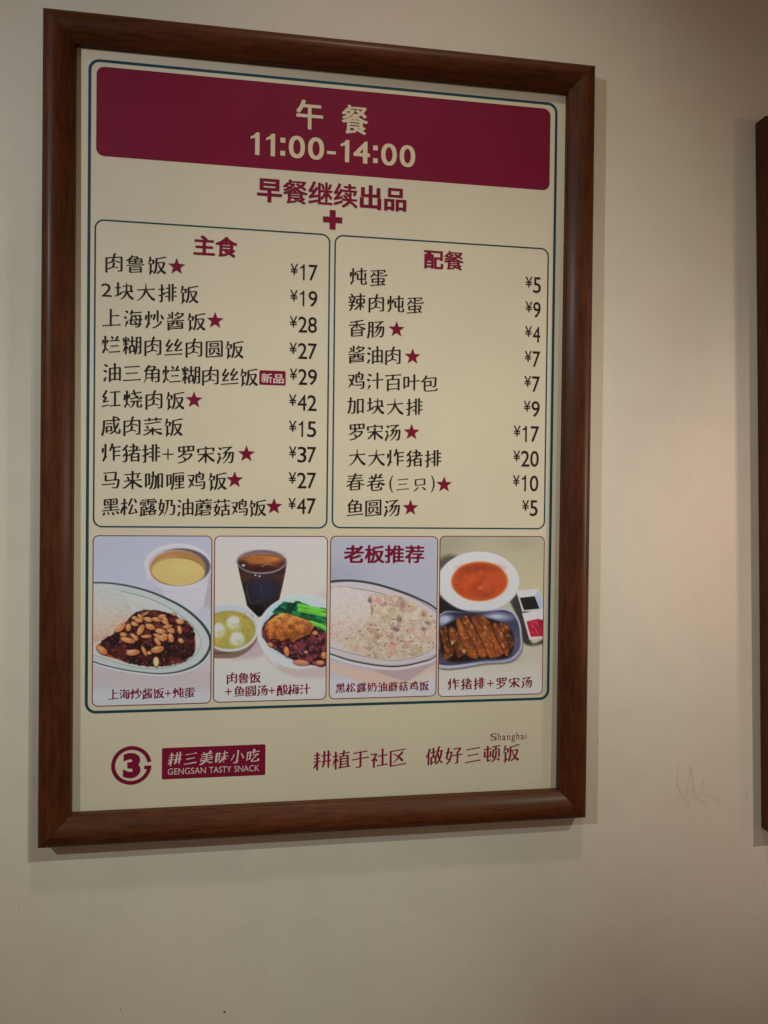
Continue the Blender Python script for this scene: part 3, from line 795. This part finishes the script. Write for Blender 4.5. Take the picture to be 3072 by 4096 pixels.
# --- 1: minced sauce with peanuts on rice, steamed egg in a ramekin
p = Photo((90, 117), (1445, 120), (1428, 2020), (83, 2065), 1)
p.put(np.ones(p.X.shape), p.grad([(100, (158, 160, 171)), (700, (165, 165, 176)), (1500, (176, 170, 174)), (1700, (172, 158, 155)), (1830, (170, 161, 161)), (1930, (176, 174, 176)), (2060, (172, 170, 168))]))
p.put(p.poly([(1330, 640), (1450, 560), (1450, 900), (1350, 900)], 60) * .5, (150, 130, 135))
p.put(p.poly([(672, 470), (690, 620), (712, 680), (745, 830), (900, 900), (1265, 985), (1345, 900), (1385, 690), (1400, 600), (1428, 460), (1050, 300)], 10, False), (178, 174, 184))
p.put(p.poly([(700, 640), (760, 860), (900, 900), (850, 700)], 60) * .5, (150, 146, 168))
p.put(p.line([(712, 655), (850, 740), (1050, 765), (1250, 735), (1385, 640)], 6, 10) * .55, (160, 155, 168))
p.put(p.ell(1050, 445, 383, 237), (184, 178, 184)); p.put(p.ell(1062, 462, 352, 210, 0, 12), (166, 160, 172))
p.put(p.ell(1085, 470, 335, 205, 0, 16), (82, 74, 84)); p.put(p.ell(1035, 478, 316, 196, 0, 16), (178, 150, 128))
p.put(p.ell(1050, 492, 318, 200, 0, 14), (152, 108, 66)); p.put(p.ell(900, 420, 120, 60, -30, 60) * .5, (180, 140, 100))
p.put(p.ell(1052, 530, 312, 160, 0, 8), (120, 84, 50)); p.put(p.ell(1050, 528, 306, 154, 2, 14), (186, 158, 98)); p.put(p.ell(1120, 500, 160, 70, 0, 90) * .5, (196, 172, 112))
p.put(p.ell(1060, 690, 300, 18, 0, 26) * .4, (190, 186, 190))
rim = [(-300, 700), (100, 648), (400, 665), (700, 735), (950, 835), (1150, 945), (1330, 1100), (1428, 1260), (1410, 1440), (1290, 1580), (1080, 1665), (850, 1692), (600, 1672), (350, 1630), (80, 1552), (-300, 1380)]
shadow = [(x, y + 45) for x, y in rim]
p.put(p.poly(shadow, 50) * .5, (160, 152, 160)); p.put(p.poly([(x, y + 22) for x, y in rim], 12), (184, 180, 182))
p.put(p.poly(rim, 8), (40, 62, 54)); 
p.put(p.poly([(x * .98 + 2, y + (18 if y < 1300 else -14)) for x, y in rim], 8), (168, 171, 168))
inner = [(-200, 860), (300, 735), (415, 748), (700, 822), (930, 925), (1130, 1060), (1260, 1190), (1312, 1330), (1260, 1460), (1120, 1560), (900, 1625), (700, 1630), (450, 1590), (80, 1470), (-200, 1380)]
p.put(p.poly(inner, 8), (86, 128, 118)); p.put(p.poly([(x - 4, y + (7 if y < 1300 else -6)) for x, y in inner], 8), (176, 175, 168))
p.put(p.poly([(520, 890), (800, 950), (1100, 1100), (1250, 1300), (1240, 1420), (1000, 1200), (700, 1010)], 50) * .35, (160, 156, 146))
p.put(p.poly([(130, 1400), (190, 1340), (330, 1440), (470, 1560), (350, 1520), (200, 1475)], 12), (160, 62, 40)); p.put(p.poly([(1195, 1280), (1240, 1270), (1248, 1400), (1220, 1420)], 12), (160, 50, 38))
rice = [(-60, 720), (150, 672), (320, 690), (420, 770), (490, 880), (530, 980), (540, 1060), (440, 1140), (340, 1230), (200, 1310), (-60, 1330)]
n1 = p.nz(40, 3); n2 = p.nz(16, 5, 2)
p.put(p.poly(rice, 26), p.grad([(680, (172, 174, 168)), (950, (178, 172, 162)), (1150, (188, 164, 146)), (1310, (180, 152, 134))]) * (0.93 + .12 * n2)[..., None])
p.put(p.poly(rice, 10) * np.clip((p.nz(14, 9, 2) - .56) * 8, 0, 1) * np.clip((p.X + p.Y - 1250) / 500, 0, 1) * .7, (150, 96, 74))
stew = [(190, 1320), (320, 1225), (440, 1130), (490, 1060), (600, 975), (720, 965), (850, 978), (960, 1005), (1060, 1050), (1170, 1110), (1230, 1200), (1242, 1330), (1238, 1440), (1150, 1530), (1000, 1585), (830, 1603), (650, 1598), (500, 1570), (380, 1520), (260, 1460), (195, 1390)]
n1 = p.nz(52, 7, 3); n2 = p.nz(20, 8, 2)
col = np.array([34, 14, 16]) + np.clip(n1 - .45, 0, 1)[..., None] * np.array([150, 46, 38]) - np.clip(.45 - n2, 0, 1)[..., None] * 40
p.put(p.poly(stew, 12, True, 26, 4), np.clip(col, 14, 255)); m = p.poly(stew, 12, True, 26, 4)
p.put(m * np.clip((n2 - .72) * 12, 0, 1) * .5, (140, 104, 106)); p.put(m * np.clip((p.nz(90, 12, 2) - .62) * 8, 0, 1) * .6, (122, 52, 34))
NUTS = [(397, 1165, 72, 33, -40), (488, 1160, 30, 44, 10), (558, 1120, 40, 26, 15), (560, 1055, 34, 22, 0), (628, 1042, 44, 26, 35), (680, 1005, 44, 12, -30), (605, 1082, 46, 22, 5), (712, 1070, 50, 27, 12), (808, 1070, 58, 26, 8), (870, 1035, 46, 24, -5), (905, 1075, 44, 24, 50), (905, 1105, 46, 20, 30), (1072, 1090, 46, 32, 8), (732, 1152, 56, 33, 18), (625, 1190, 68, 32, -60), (850, 1202, 58, 28, 5), (955, 1180, 62, 32, 35), (930, 1150, 58, 18, -10), (1068, 1185, 24, 48, -12), (432, 1243, 40, 25, 5), (545, 1258, 40, 22, 35), (570, 1285, 28, 30, 0), (480, 1305, 84, 30, 14), (690, 1263, 60, 18, -3), (810, 1250, 42, 18, 10), (900, 1255, 46, 26, 10), (860, 1282, 66, 30, 5), (968, 1275, 30, 55, -15), (815, 1320, 24, 52, -38), (1082, 1310, 34, 26, 35), (192, 1418, 70, 36, 38), (540, 1445, 76, 34, -8), (665, 1430, 20, 60, -28), (815, 1410, 76, 38, -14), (722, 1450, 26, 20, 0), (800, 1550, 34, 56, 0), (1000, 1010, 26, 14, 30)]
rs = rnd(3)
for a in NUTS:
    t = rs.uniform(-12, 10); p.blob(*a, (184 + t, 118 + t, 70 + t), (214, 158, 110), (22, 8, 8)); c_, s_ = math.cos(R(a[4])), math.sin(R(a[4])); p.put(p.ell(a[0] + a[2] * .5 * c_, a[1] + a[2] * .5 * s_, a[2] * .3, a[3] * .5, a[4], 16) * .5, (150, 88, 50)); p.put(p.line([(a[0] - a[2] * .6 * c_, a[1] - a[2] * .6 * s_), (a[0] + a[2] * .6 * c_, a[1] + a[2] * .6 * s_)], 3, 9) * (.45 if rs.rand() < .45 else 0), (120, 66, 38))
p.put(p.ell(800, 1550, 26, 48, 0, 8), (206, 176, 128)); p.put(p.ell(498, 1430, 34, 16, 10, 12) * .7, (190, 150, 140))
for _ in range(14): x, y = rs.uniform(320, 1180), rs.uniform(1080, 1570); p.put(p.ell(x, y, rs.uniform(5, 12), 5, rs.uniform(0, 180), 8) * m * .7, (185, 160, 165))
p.finish('picture of dark minced sauce with peanuts, rice and a pot of steamed egg', 7.4, 543.5, 141.9, 741.6, 6.6)

# --- 2: dark drink, fish ball soup, braised pork rice bowl
p = Photo((50, 120), (1340, 120), (1318, 1980), (37, 2018), 2)
p.put(np.ones(p.X.shape), p.grad([(120, (179, 170, 168)), (500, (182, 175, 164)), (900, (184, 177, 166)), (1350, (178, 166, 160)), (1550, (184, 177, 168)), (2000, (180, 177, 172))]))
p.put(p.poly([(250, 1500), (540, 1300), (640, 1420), (560, 1490), (330, 1520)], 50) * .8, (164, 142, 148)); p.put(p.poly([(1180, 800), (1318, 730), (1318, 900), (1200, 880)], 80) * .35, (170, 150, 145))
p.put(p.ell(1090, 1680, 250, 50, 5, 60) * .5, (168, 146, 138))
glass = [(302, 420), (345, 620), (390, 800), (415, 915), (545, 1045), (640, 1000), (780, 840), (815, 690), (850, 520), (866, 420)]
p.put(p.poly(glass, 10, False), (34, 24, 24)); m = p.poly(glass, 10, False)
p.put(m * np.clip(1 - np.abs(p.Y - 590) / 90, 0, 1) * .8, (72, 40, 34)); p.put(m * p.ell(600, 730, 160, 130, 0, 120) * .9, (34, 34, 52))
p.put(m * np.clip((p.X - (p.Y - 420) * -.2 - 830) / 50, 0, 1) * .8, (84, 46, 26)); p.put(m * p.ell(530, 960, 100, 60, 30, 50), (14, 10, 14))
p.put(p.line([(415, 680), (420, 780), (455, 870), (510, 890), (555, 850)], 6, 10) * .55, (104, 104, 124)); p.put(p.line([(570, 690), (580, 750), (620, 790)], 5, 10) * .4, (90, 90, 116)); p.put(p.line([(770, 600), (760, 700), (720, 780), (660, 800)], 5, 10) * .4, (80, 80, 108))
p.put(p.ell(582, 412, 284, 137, 0, 9), (120, 112, 124)); p.put(p.ell(582, 408, 274, 126, 0, 9), (88, 66, 70))
p.put(p.ell(580, 340, 200, 50, 0, 50) * .6, (130, 116, 130)); p.put(p.ell(580, 430, 262, 100, 0, 12), (64, 32, 22))
n = p.nz(60, 2, 3, 2.2)
p.put(p.ell(585, 385, 225, 55, 0, 34) * .95, np.array([176, 106, 52]) * (.65 + .6 * n)[..., None]); p.put(p.ell(600, 455, 190, 50, 0, 40) * np.clip((n - .4) * 4, 0, 1) * .8, (112, 56, 34))
p.put(p.ell(560, 500, 150, 30, 0, 30) * .8, (40, 18, 14)); p.put(p.ell(380, 450, 50, 40, 30, 30) * .8, (40, 26, 24)); p.put(p.ell(375, 455, 17, 14, 0, 8), (170, 160, 160)); p.put(p.line([(575, 470), (610, 455), (660, 440), (700, 450)], 9, 12) * .7, (178, 120, 96))
p.put(p.line([(304, 440), (400, 520), (560, 548), (740, 520), (862, 430)], 10, 12) * .7, (138, 134, 144)); p.put(p.line([(330, 360), (440, 300), (580, 276), (740, 300), (850, 370)], 7, 10) * .6, (186, 168, 166)); p.put(p.ell(510, 568, 10, 8, 0, 8), (190, 186, 190)); p.put(p.ell(556, 578, 10, 8, 0, 8), (190, 186, 190))
p.put(p.poly([(30, 1400), (250, 1400), (450, 1320), (535, 1180), (528, 1300), (440, 1420), (300, 1500), (150, 1512), (30, 1500)], 10), (116, 90, 76)); p.put(p.line([(40, 1452), (200, 1448), (380, 1390), (530, 1240)], 12, 8), (54, 48, 46))
p.put(p.ell(220, 1166, 326, 272, 0, 10), (176, 180, 182)); p.put(p.ell(215, 1120, 310, 215, 0, 14) * .6, (158, 164, 176)); p.put(p.ell(215, 1188, 292, 216, 0, 14), (138, 124, 56))
p.put(p.ell(215, 1188, 280, 206, 0, 60) * .8, np.array([160, 146, 70]) * (.85 + .25 * p.nz(120, 4, 2))[..., None])
for x, y, a, b in ((262, 1105, 76, 78), (92, 1190, 74, 82), (302, 1288, 80, 84)): p.put(p.ell(x + 6, y + 10, a + 10, b + 8, 20, 40) * .7, (168, 164, 120)); p.put(p.poly([(x + (a - 6) * math.cos(q) * (1 + .1 * math.sin(3 * q + x)), y + (b - 6) * math.sin(q) * (1 + .08 * math.cos(2 * q + y))) for q in np.linspace(0, 6.28, 10)[:-1]], 30), np.array([184, 186, 170]) * (.9 + .16 * p.nz(30, 14, 2))[..., None]); p.put(p.ell(x + 20, y + b * .45, a * .7, b * .35, 10, 50) * .55, (160, 154, 100)); p.put(p.ell(x - 10, y - 24, a * .4, b * .3, 0, 40) * .6, (206, 208, 200))
rs = rnd(5)
for _ in range(26): x, y = rs.uniform(330, 490), rs.uniform(1000, 1240); p.put(p.ell(x, y, 7, 5, rs.uniform(0, 180), 8) * .7, (150, 70, 30) if rs.rand() < .7 else (60, 90, 40))
p.put(p.poly([(540, 1240), (590, 1420), (700, 1590), (900, 1700), (1100, 1722), (1330, 1690), (1330, 1400), (900, 1400)], 14), (174, 156, 150)); p.put(p.poly([(540, 1220), (620, 1460), (760, 1610), (700, 1450)], 40) * .8, (186, 188, 196))
p.put(p.ell(1020, 1212, 486, 420, 0, 10), (182, 190, 194)); p.put(p.ell(1035, 1180, 456, 372, 0, 20), (160, 178, 184)); p.put(p.ell(1150, 880, 220, 70, 8, 80) * .6, (178, 196, 200))
st = [(580, 1230), (600, 1130), (690, 1030), (760, 990), (900, 980), (1330, 1100), (1330, 1570), (1150, 1586), (1000, 1555), (850, 1490), (700, 1390), (610, 1300)]
n = p.nz(46, 6, 3); m = p.poly(st, 14, True, 14, 3)
p.put(m, np.clip(np.array([44, 18, 22]) + np.clip(n - .4, 0, 1)[..., None] * np.array([220, 90, 96]), 10, 200)); p.put(m * np.clip((p.nz(18, 11, 2) - .68) * 12, 0, 1) * .6, (150, 110, 120))
for a in ((862, 1432, 30, 58, -8), (1190, 1222, 36, 24, 0), (1292, 1475, 34, 40, 0), (1085, 1440, 26, 16, 0), (1030, 1558, 92, 30, 5), (1250, 1560, 50, 26, 0), (680, 1355, 34, 20, 30)): p.blob(*a, (176, 104, 50) if a[1] < 1500 else (172, 104, 84), (200, 140, 90), (40, 16, 16))
dk = [(706, 990), (730, 950), (790, 900), (840, 868), (930, 880), (975, 856), (1028, 870), (1100, 900), (1200, 935), (1330, 960), (1330, 1210), (1200, 1150), (1080, 1080), (950, 1034), (880, 1000), (760, 1003)]
n = p.nz(34, 8, 3, 2.4, .25)
p.put(p.poly(dk, 10, True, 16, 7), np.clip(np.array([6, 50, 34]) + np.clip(n - .42, 0, 1)[..., None] * np.array([60, 190, 120]), 0, 255))
for q, wd in (([(1000, 905), (1120, 935), (1330, 975)], 46), ([(1010, 960), (1180, 990), (1330, 1020)], 50), ([(1130, 1100), (1230, 1130), (1330, 1180)], 50)): p.put(p.line(q, wd, 14), np.array([84, 166, 48]) * (.75 + .5 * n)[..., None]); p.put(p.line([(x, y - wd * .2) for x, y in q], wd * .25, 12) * .7, (140, 198, 84))
p.put(p.line([(1040, 1040), (1150, 1060), (1330, 1105)], 22, 16), (20, 84, 40))
ch = [(618, 1180), (645, 1105), (725, 1040), (820, 993), (900, 1012), (1000, 1040), (1100, 1078), (1168, 1130), (1150, 1205), (1090, 1255), (1000, 1285), (940, 1332), (885, 1290), (800, 1312), (730, 1285), (650, 1290)]
n = p.nz(44, 9, 4); p.put(p.poly([(x + 6, y + 16) for x, y in ch], 22), (30, 12, 10))
p.put(p.poly(ch, 10, True, 22, 5), np.clip(p.grad([(1000, (186, 124, 54)), (1150, (176, 100, 48)), (1310, (120, 62, 30))]) * (.45 + 1.05 * n)[..., None], 0, 230)); p.put(p.ell(900, 1150, 26, 30, 0, 18) * .7, (90, 46, 26)); p.put(p.ell(785, 1058, 30, 12, 0, 14) * .7, (90, 56, 36)); p.put(p.ell(1110, 1170, 50, 44, 20, 40) * .5, (92, 50, 50))
p.finish('picture of a dark drink, a fish ball soup and a braised pork rice bowl with greens', 144.3, 543.4, 278.1, 741.0, 6.6)

# --- 3: creamy mushroom chicken rice
p = Photo((90, 122), (1308, 124), (1290, 1945), (65, 1978), 3)
p.put(np.ones(p.X.shape), p.grad([(150, (152, 151, 160)), (700, (153, 152, 162)), (1100, (158, 154, 164)), (1650, (168, 160, 170)), (1800, (176, 173, 178)), (1900, (176, 173, 172))]))
p.put(np.clip((150 - p.Y) / 8, 0, 1), (168, 156, 138)); p.put(p.ell(90, 560, 260, 110, 0, 260) * .5, (126, 126, 142))
p.put(p.poly([(40, 1540), (560, 1660), (820, 1740), (960, 1770), (1320, 1540), (1320, 1700), (950, 1830), (700, 1870), (420, 1785), (40, 1650)], 14, False), (184, 160, 146)); p.put(p.poly([(560, 1650), (1100, 1600), (1290, 1560), (960, 1775), (800, 1740)], 12, False), (162, 138, 138))
p.put(p.line([(60, 1545), (400, 1640), (760, 1745)], 10, 14) * .6, (196, 148, 124)); p.put(p.poly([(700, 1800), (960, 1772), (1290, 1640), (1290, 1760), (1000, 1840)], 30) * .5, (190, 176, 168))
rim = [(-300, 700), (60, 636), (300, 620), (560, 652), (850, 735), (1080, 825), (1290, 945), (1500, 1200), (1290, 1490), (1100, 1570), (850, 1615), (600, 1602), (300, 1545), (70, 1470), (-300, 1380)]
p.put(p.poly([(x, y + 48) for x, y in rim], 60) * .5, (150, 140, 146)); p.put(p.poly([(x, y + 30) for x, y in rim], 12), (184, 174, 174)); p.put(p.poly([(x, y - 3) for x, y in rim], 8), (36, 48, 46))
p.put(p.poly([(x, y + (19 if y < 1200 else -19)) for x, y in rim], 8), (176, 164, 166)); p.put(p.line([(60, 658), (300, 640), (560, 672), (850, 757), (1080, 852), (1290, 985)], 5, 7), (50, 66, 56)); p.put(p.line([(70, 1448), (300, 1520), (600, 1578), (850, 1590), (1100, 1548), (1290, 1462)], 5, 7) * .7, (92, 108, 98))
inner = [(-200, 800), (150, 700), (320, 708), (560, 748), (800, 812), (1000, 880), (1150, 960), (1260, 1060), (1330, 1200), (1285, 1365), (1100, 1485), (850, 1538), (600, 1520), (350, 1465), (75, 1388), (-200, 1300)]
p.put(p.poly(inner, 7), (84, 104, 84)); p.put(p.poly([(x, y + (7 if y < 1200 else -6)) for x, y in inner], 8), (182, 168, 164))
st = [(500, 850), (560, 785), (650, 790), (850, 800), (1000, 872), (1150, 950), (1265, 1060), (1300, 1200), (1285, 1350), (1150, 1450), (1000, 1505), (800, 1530), (600, 1518), (400, 1460), (240, 1395), (150, 1335), (200, 1290), (330, 1240), (470, 1110)]
n = p.nz(80, 3, 4); n2 = p.nz(34, 5, 3); m = p.poly(st, 16, True, 18, 3)
p.put(m, np.clip(np.array([180, 160, 138]) + (n - .5)[..., None] * np.array([44, 50, 54]) + (n2 - .5)[..., None] * np.array([34, 32, 30]), 0, 230))
p.put(m * np.clip((p.nz(62, 21, 3) - .58) * 7, 0, 1) * .55, (142, 112, 98)); p.put(m * np.clip((p.nz(70, 31, 3) - .6) * 7, 0, 1) * .5, (190, 140, 128)); p.put(m * np.clip((p.nz(36, 41, 2) - .68) * 9, 0, 1) * .6, (204, 192, 178))
for a, c in (((520, 860, 34, 30, 20), (72, 66, 76)), ((820, 1180, 44, 26, 15), (70, 56, 66)), ((550, 960, 18, 60, 0), (120, 96, 84)), ((900, 900, 30, 50, 10), (130, 106, 94)), ((858, 1060, 26, 40, 0), (112, 88, 92)), ((1145, 1010, 30, 26, 0), (126, 104, 76)), ((1190, 1110, 36, 20, 20), (84, 76, 88)), ((1145, 1180, 28, 22, 0), (92, 80, 98)), ((620, 1270, 26, 30, 0), (116, 98, 80)), ((880, 830, 26, 20, 0), (120, 100, 88))): p.put(p.ell(*a, 24) * m * .65, c)
for a in ((780, 1365, 52, 44, 20), (378, 1405, 26, 32, 0), (618, 850, 46, 26, -10), (500, 1480, 20, 16, 0), (1010, 1190, 40, 30, 0)): p.put(p.ell(*a, 26) * .62, (186, 120, 116))
for a in ((785, 968, 30, 22, 0), (1008, 932, 32, 20, 0), (510, 1282, 30, 14, 0), (728, 1448, 28, 18, 0), (820, 1440, 24, 14, 0), (1080, 1400, 40, 24, 0), (640, 1245, 24, 20, 0)): p.put(p.ell(*a, 24) * .55, (156, 138, 84))
rs = rnd(8)
for _ in range(64): x, y = rs.uniform(220, 1270), rs.uniform(880, 1500); p.put(p.ell(x, y, rs.uniform(5, 11), rs.uniform(5, 8), 0, 7) * m * .85, (58, 50, 54))
rice = [(-60, 730), (110, 704), (200, 696), (330, 712), (430, 772), (505, 860), (538, 960), (520, 1050), (470, 1120), (400, 1200), (300, 1262), (180, 1292), (-60, 1310)]
p.put(p.poly(rice, 16, True, 20, 6), p.grad([(700, (192, 174, 170)), (1000, (196, 176, 166)), (1280, (186, 162, 152))]) * (.91 + .15 * p.nz(22, 7, 3))[..., None]); p.put(p.poly(rice, 12) * np.clip((p.nz(22, 17, 2) - .66) * 8, 0, 1) * np.clip((p.Y - 850) / 300, 0, 1) * .6, (158, 116, 92))
p.finish('picture of a creamy mushroom stew beside a dome of rice on an oval plate', 281.2, 543.0, 414.2, 741.0, 6.6)

# --- 4: tomato soup, sliced pork cutlet, two dips
p = Photo((83, 123), (1270, 130), (1248, 1917), (65, 1943), 4)
p.put(np.ones(p.X.shape), p.grad([(120, (150, 143, 120)), (400, (158, 150, 122)), (700, (168, 160, 128)), (1200, (170, 164, 140)), (1500, (170, 164, 146)), (1650, (178, 172, 158)), (1920, (182, 178, 174))]))
p.put(p.ell(100, 250, 260, 120, -20, 200) * .35, (112, 106, 92)); p.put(p.ell(980, 210, 120, 50, 0, 120) * .3, (120, 112, 92)); p.put(p.poly([(60, 400), (200, 340), (320, 400), (120, 500), (60, 480)], 60) * .8, (58, 54, 48))
p.put(p.poly([(60, 790), (160, 860), (400, 960), (300, 1040), (60, 1040)], 24), (26, 24, 26)); p.put(p.poly([(860, 830), (960, 790), (1080, 900), (1110, 1320), (1260, 1300), (1260, 1345), (1040, 1345), (960, 1050)], 34), (46, 42, 40))
p.put(p.poly([(730, 940), (850, 880), (880, 960), (800, 975)], 16), (160, 154, 128))
p.put(p.ell(520, 655, 456, 336, 0, 12), (150, 148, 158)); p.put(p.ell(519, 641, 456, 338, 0, 10), (184, 183, 193)); p.put(p.ell(560, 760, 330, 190, 0, 160) * .25, (170, 170, 182))
p.put(p.ell(531, 637, 322, 228, 0, 18), (206, 132, 62)); p.put(p.ell(529, 640, 310, 216, 0, 18), (168, 74, 28)); p.put(p.ell(524, 640, 282, 192, 0, 60), np.array([158, 62, 30]) * (.8 + .4 * p.nz(90, 4, 4))[..., None]); p.put(p.ell(540, 485, 180, 36, 0, 60) * .7, (122, 42, 22)); p.put(p.ell(535, 715, 22, 14, 0, 20) * .6, (200, 120, 80)); p.put(p.ell(275, 675, 26, 8, 0, 10) * .6, (100, 40, 20))
tray = [(40, 1060), (100, 1000), (180, 970), (400, 985), (700, 952), (830, 950), (930, 1000), (990, 1120), (1010, 1290), (1008, 1400), (960, 1480), (860, 1545), (600, 1565), (40, 1590)]
p.put(p.poly([(x + 8, y + 18) for x, y in tray], 24), (92, 84, 82)); p.put(p.poly(tray, 10), (160, 160, 178)); p.put(p.poly([(40, 1075), (110, 1012), (190, 985), (400, 1000), (700, 968), (820, 966), (915, 1015), (972, 1130), (990, 1290), (985, 1390), (935, 1465), (840, 1520), (600, 1540), (40, 1555)], 14), (54, 54, 74))
p.put(p.ell(720, 1035, 140, 36, 4, 60), (158, 166, 184)); p.put(p.ell(140, 1065, 80, 56, -20, 60), (150, 154, 172)); p.put(p.ell(930, 1350, 60, 110, 0, 120) * .5, (108, 104, 128)); p.put(p.ell(400, 1530, 340, 22, 0, 40) * .7, (92, 84, 108)); p.put(p.ell(380, 1000, 200, 26, 0, 40) * .8, (24, 24, 34)); p.put(p.ell(80, 1330, 26, 60, 0, 20), (170, 170, 184))
STR = [[(85, 1200), (150, 1140), (170, 1210), (185, 1320), (245, 1400), (232, 1470), (165, 1525), (120, 1490), (132, 1390), (105, 1290)],
 [(178, 1180), (235, 1148), (290, 1230), (345, 1330), (385, 1430), (295, 1500), (250, 1400), (200, 1320)],
 [(260, 1090), (300, 1050), (350, 1120), (430, 1290), (520, 1500), (400, 1490), (330, 1350), (285, 1220)],
 [(328, 1050), (380, 1025), (440, 1110), (540, 1290), (622, 1440), (600, 1500), (530, 1490), (440, 1320), (365, 1160)],
 [(430, 1040), (560, 1026), (650, 1110), (720, 1250), (800, 1420), (780, 1480), (650, 1505), (560, 1350), (480, 1180)],
 [(672, 1130), (712, 1106), (790, 1200), (872, 1400), (840, 1485), (775, 1400), (705, 1250)],
 [(752, 1130), (800, 1108), (860, 1150), (880, 1240), (920, 1330), (882, 1398), (825, 1290)]]
p.put(p.poly([(90, 1200), (300, 1060), (570, 1040), (860, 1160), (920, 1340), (850, 1490), (600, 1520), (160, 1530)], 30), (24, 14, 14))
for k, q in enumerate(STR):
    c = np.mean(q, 0); q = [(c[0] + (x - c[0]) * .98, c[1] + (y - c[1]) * .99) for x, y in q]
    n = p.nz(20, 30 + k, 3, 1.5, 1.1); n3 = p.nz(60, 50 + k, 2, 2.2, 1.1); t = (.74, .80, .98, 1.04, 1.0, .88, .72)[k]; m = p.poly(q, 8, True, 9, 20 + k)
    p.put(m, np.clip(np.array([132, 68, 32]) * t * (.30 + .62 * n + .62 * n3)[..., None], 0, 235))
    e = p._dist(p.curve(q), True)[0]; p.put(m * np.clip(1 - e / 20, 0, 1) * .6, (66, 30, 16)); p.put(m * np.clip((n - .62) * 7, 0, 1) * .55, (204, 138, 80))
for q in ([(170, 1150), (190, 1290), (250, 1390), (262, 1480)], [(262, 1110), (300, 1260), (370, 1400), (400, 1490)], [(330, 1080), (400, 1220), (470, 1360), (528, 1495)], [(430, 1060), (500, 1200), (570, 1360), (640, 1480)], [(668, 1130), (700, 1250), (760, 1370), (820, 1480)], [(752, 1140), (810, 1250), (870, 1380)]): p.put(p.line(q, 5, 9) * .8, (26, 12, 8))
p.put(p.line([(490, 1060), (560, 1160), (640, 1210)], 6, 12) * .7, (60, 26, 14)); p.put(p.ell(225, 1330, 16, 26, 20, 14) * .8, (176, 150, 138)); p.put(p.ell(355, 1425, 24, 22, 0, 16) * .7, (196, 140, 90))
p.put(p.poly([(943, 745), (1195, 726), (1262, 850), (1262, 972), (1012, 981)], 9, False), (182, 181, 192)); p.put(p.poly([(1155, 808), (1195, 740), (1262, 860), (1262, 940), (1210, 950)], 14, False) * .8, (150, 154, 180)); p.put(p.poly([(983, 826), (1155, 808), (1210, 950), (1032, 966)], 8, False), (22, 18, 22))
p.put(p.poly([(1010, 998), (1262, 968), (1262, 1284), (1095, 1300)], 9, False), (186, 184, 192)); p.put(p.poly([(1062, 1096), (1130, 1078), (1190, 1064), (1262, 1080), (1262, 1262), (1112, 1268), (1085, 1180)], 9, False), np.array([158, 26, 46]) * (.7 + .55 * p.nz(50, 8, 3))[..., None])
for q in ([(1110, 1110), (1160, 1100), (1200, 1140)], [(1160, 1170), (1180, 1210), (1200, 1250)], [(1120, 1140), (1150, 1160)]): p.put(p.line(q, 6, 8) * .6, (216, 150, 160))
p.finish('picture of a bowl of tomato soup, a sliced fried pork cutlet on a tray and two dips', 416.3, 542.4, 551.8, 742.1, 6.6)

for u0, v0, u1, v1 in ((7.4, 543.5, 141.9, 741.6), (144.3, 543.4, 278.1, 741.0), (281.2, 543.0, 414.2, 741.0), (416.3, 542.4, 551.8, 742.1)):
    ring('photo_border', u0 - .05, v0 - .05, u1 + .05, v1 + .05, 6.8, 1.0, H_LINE, MAROON)
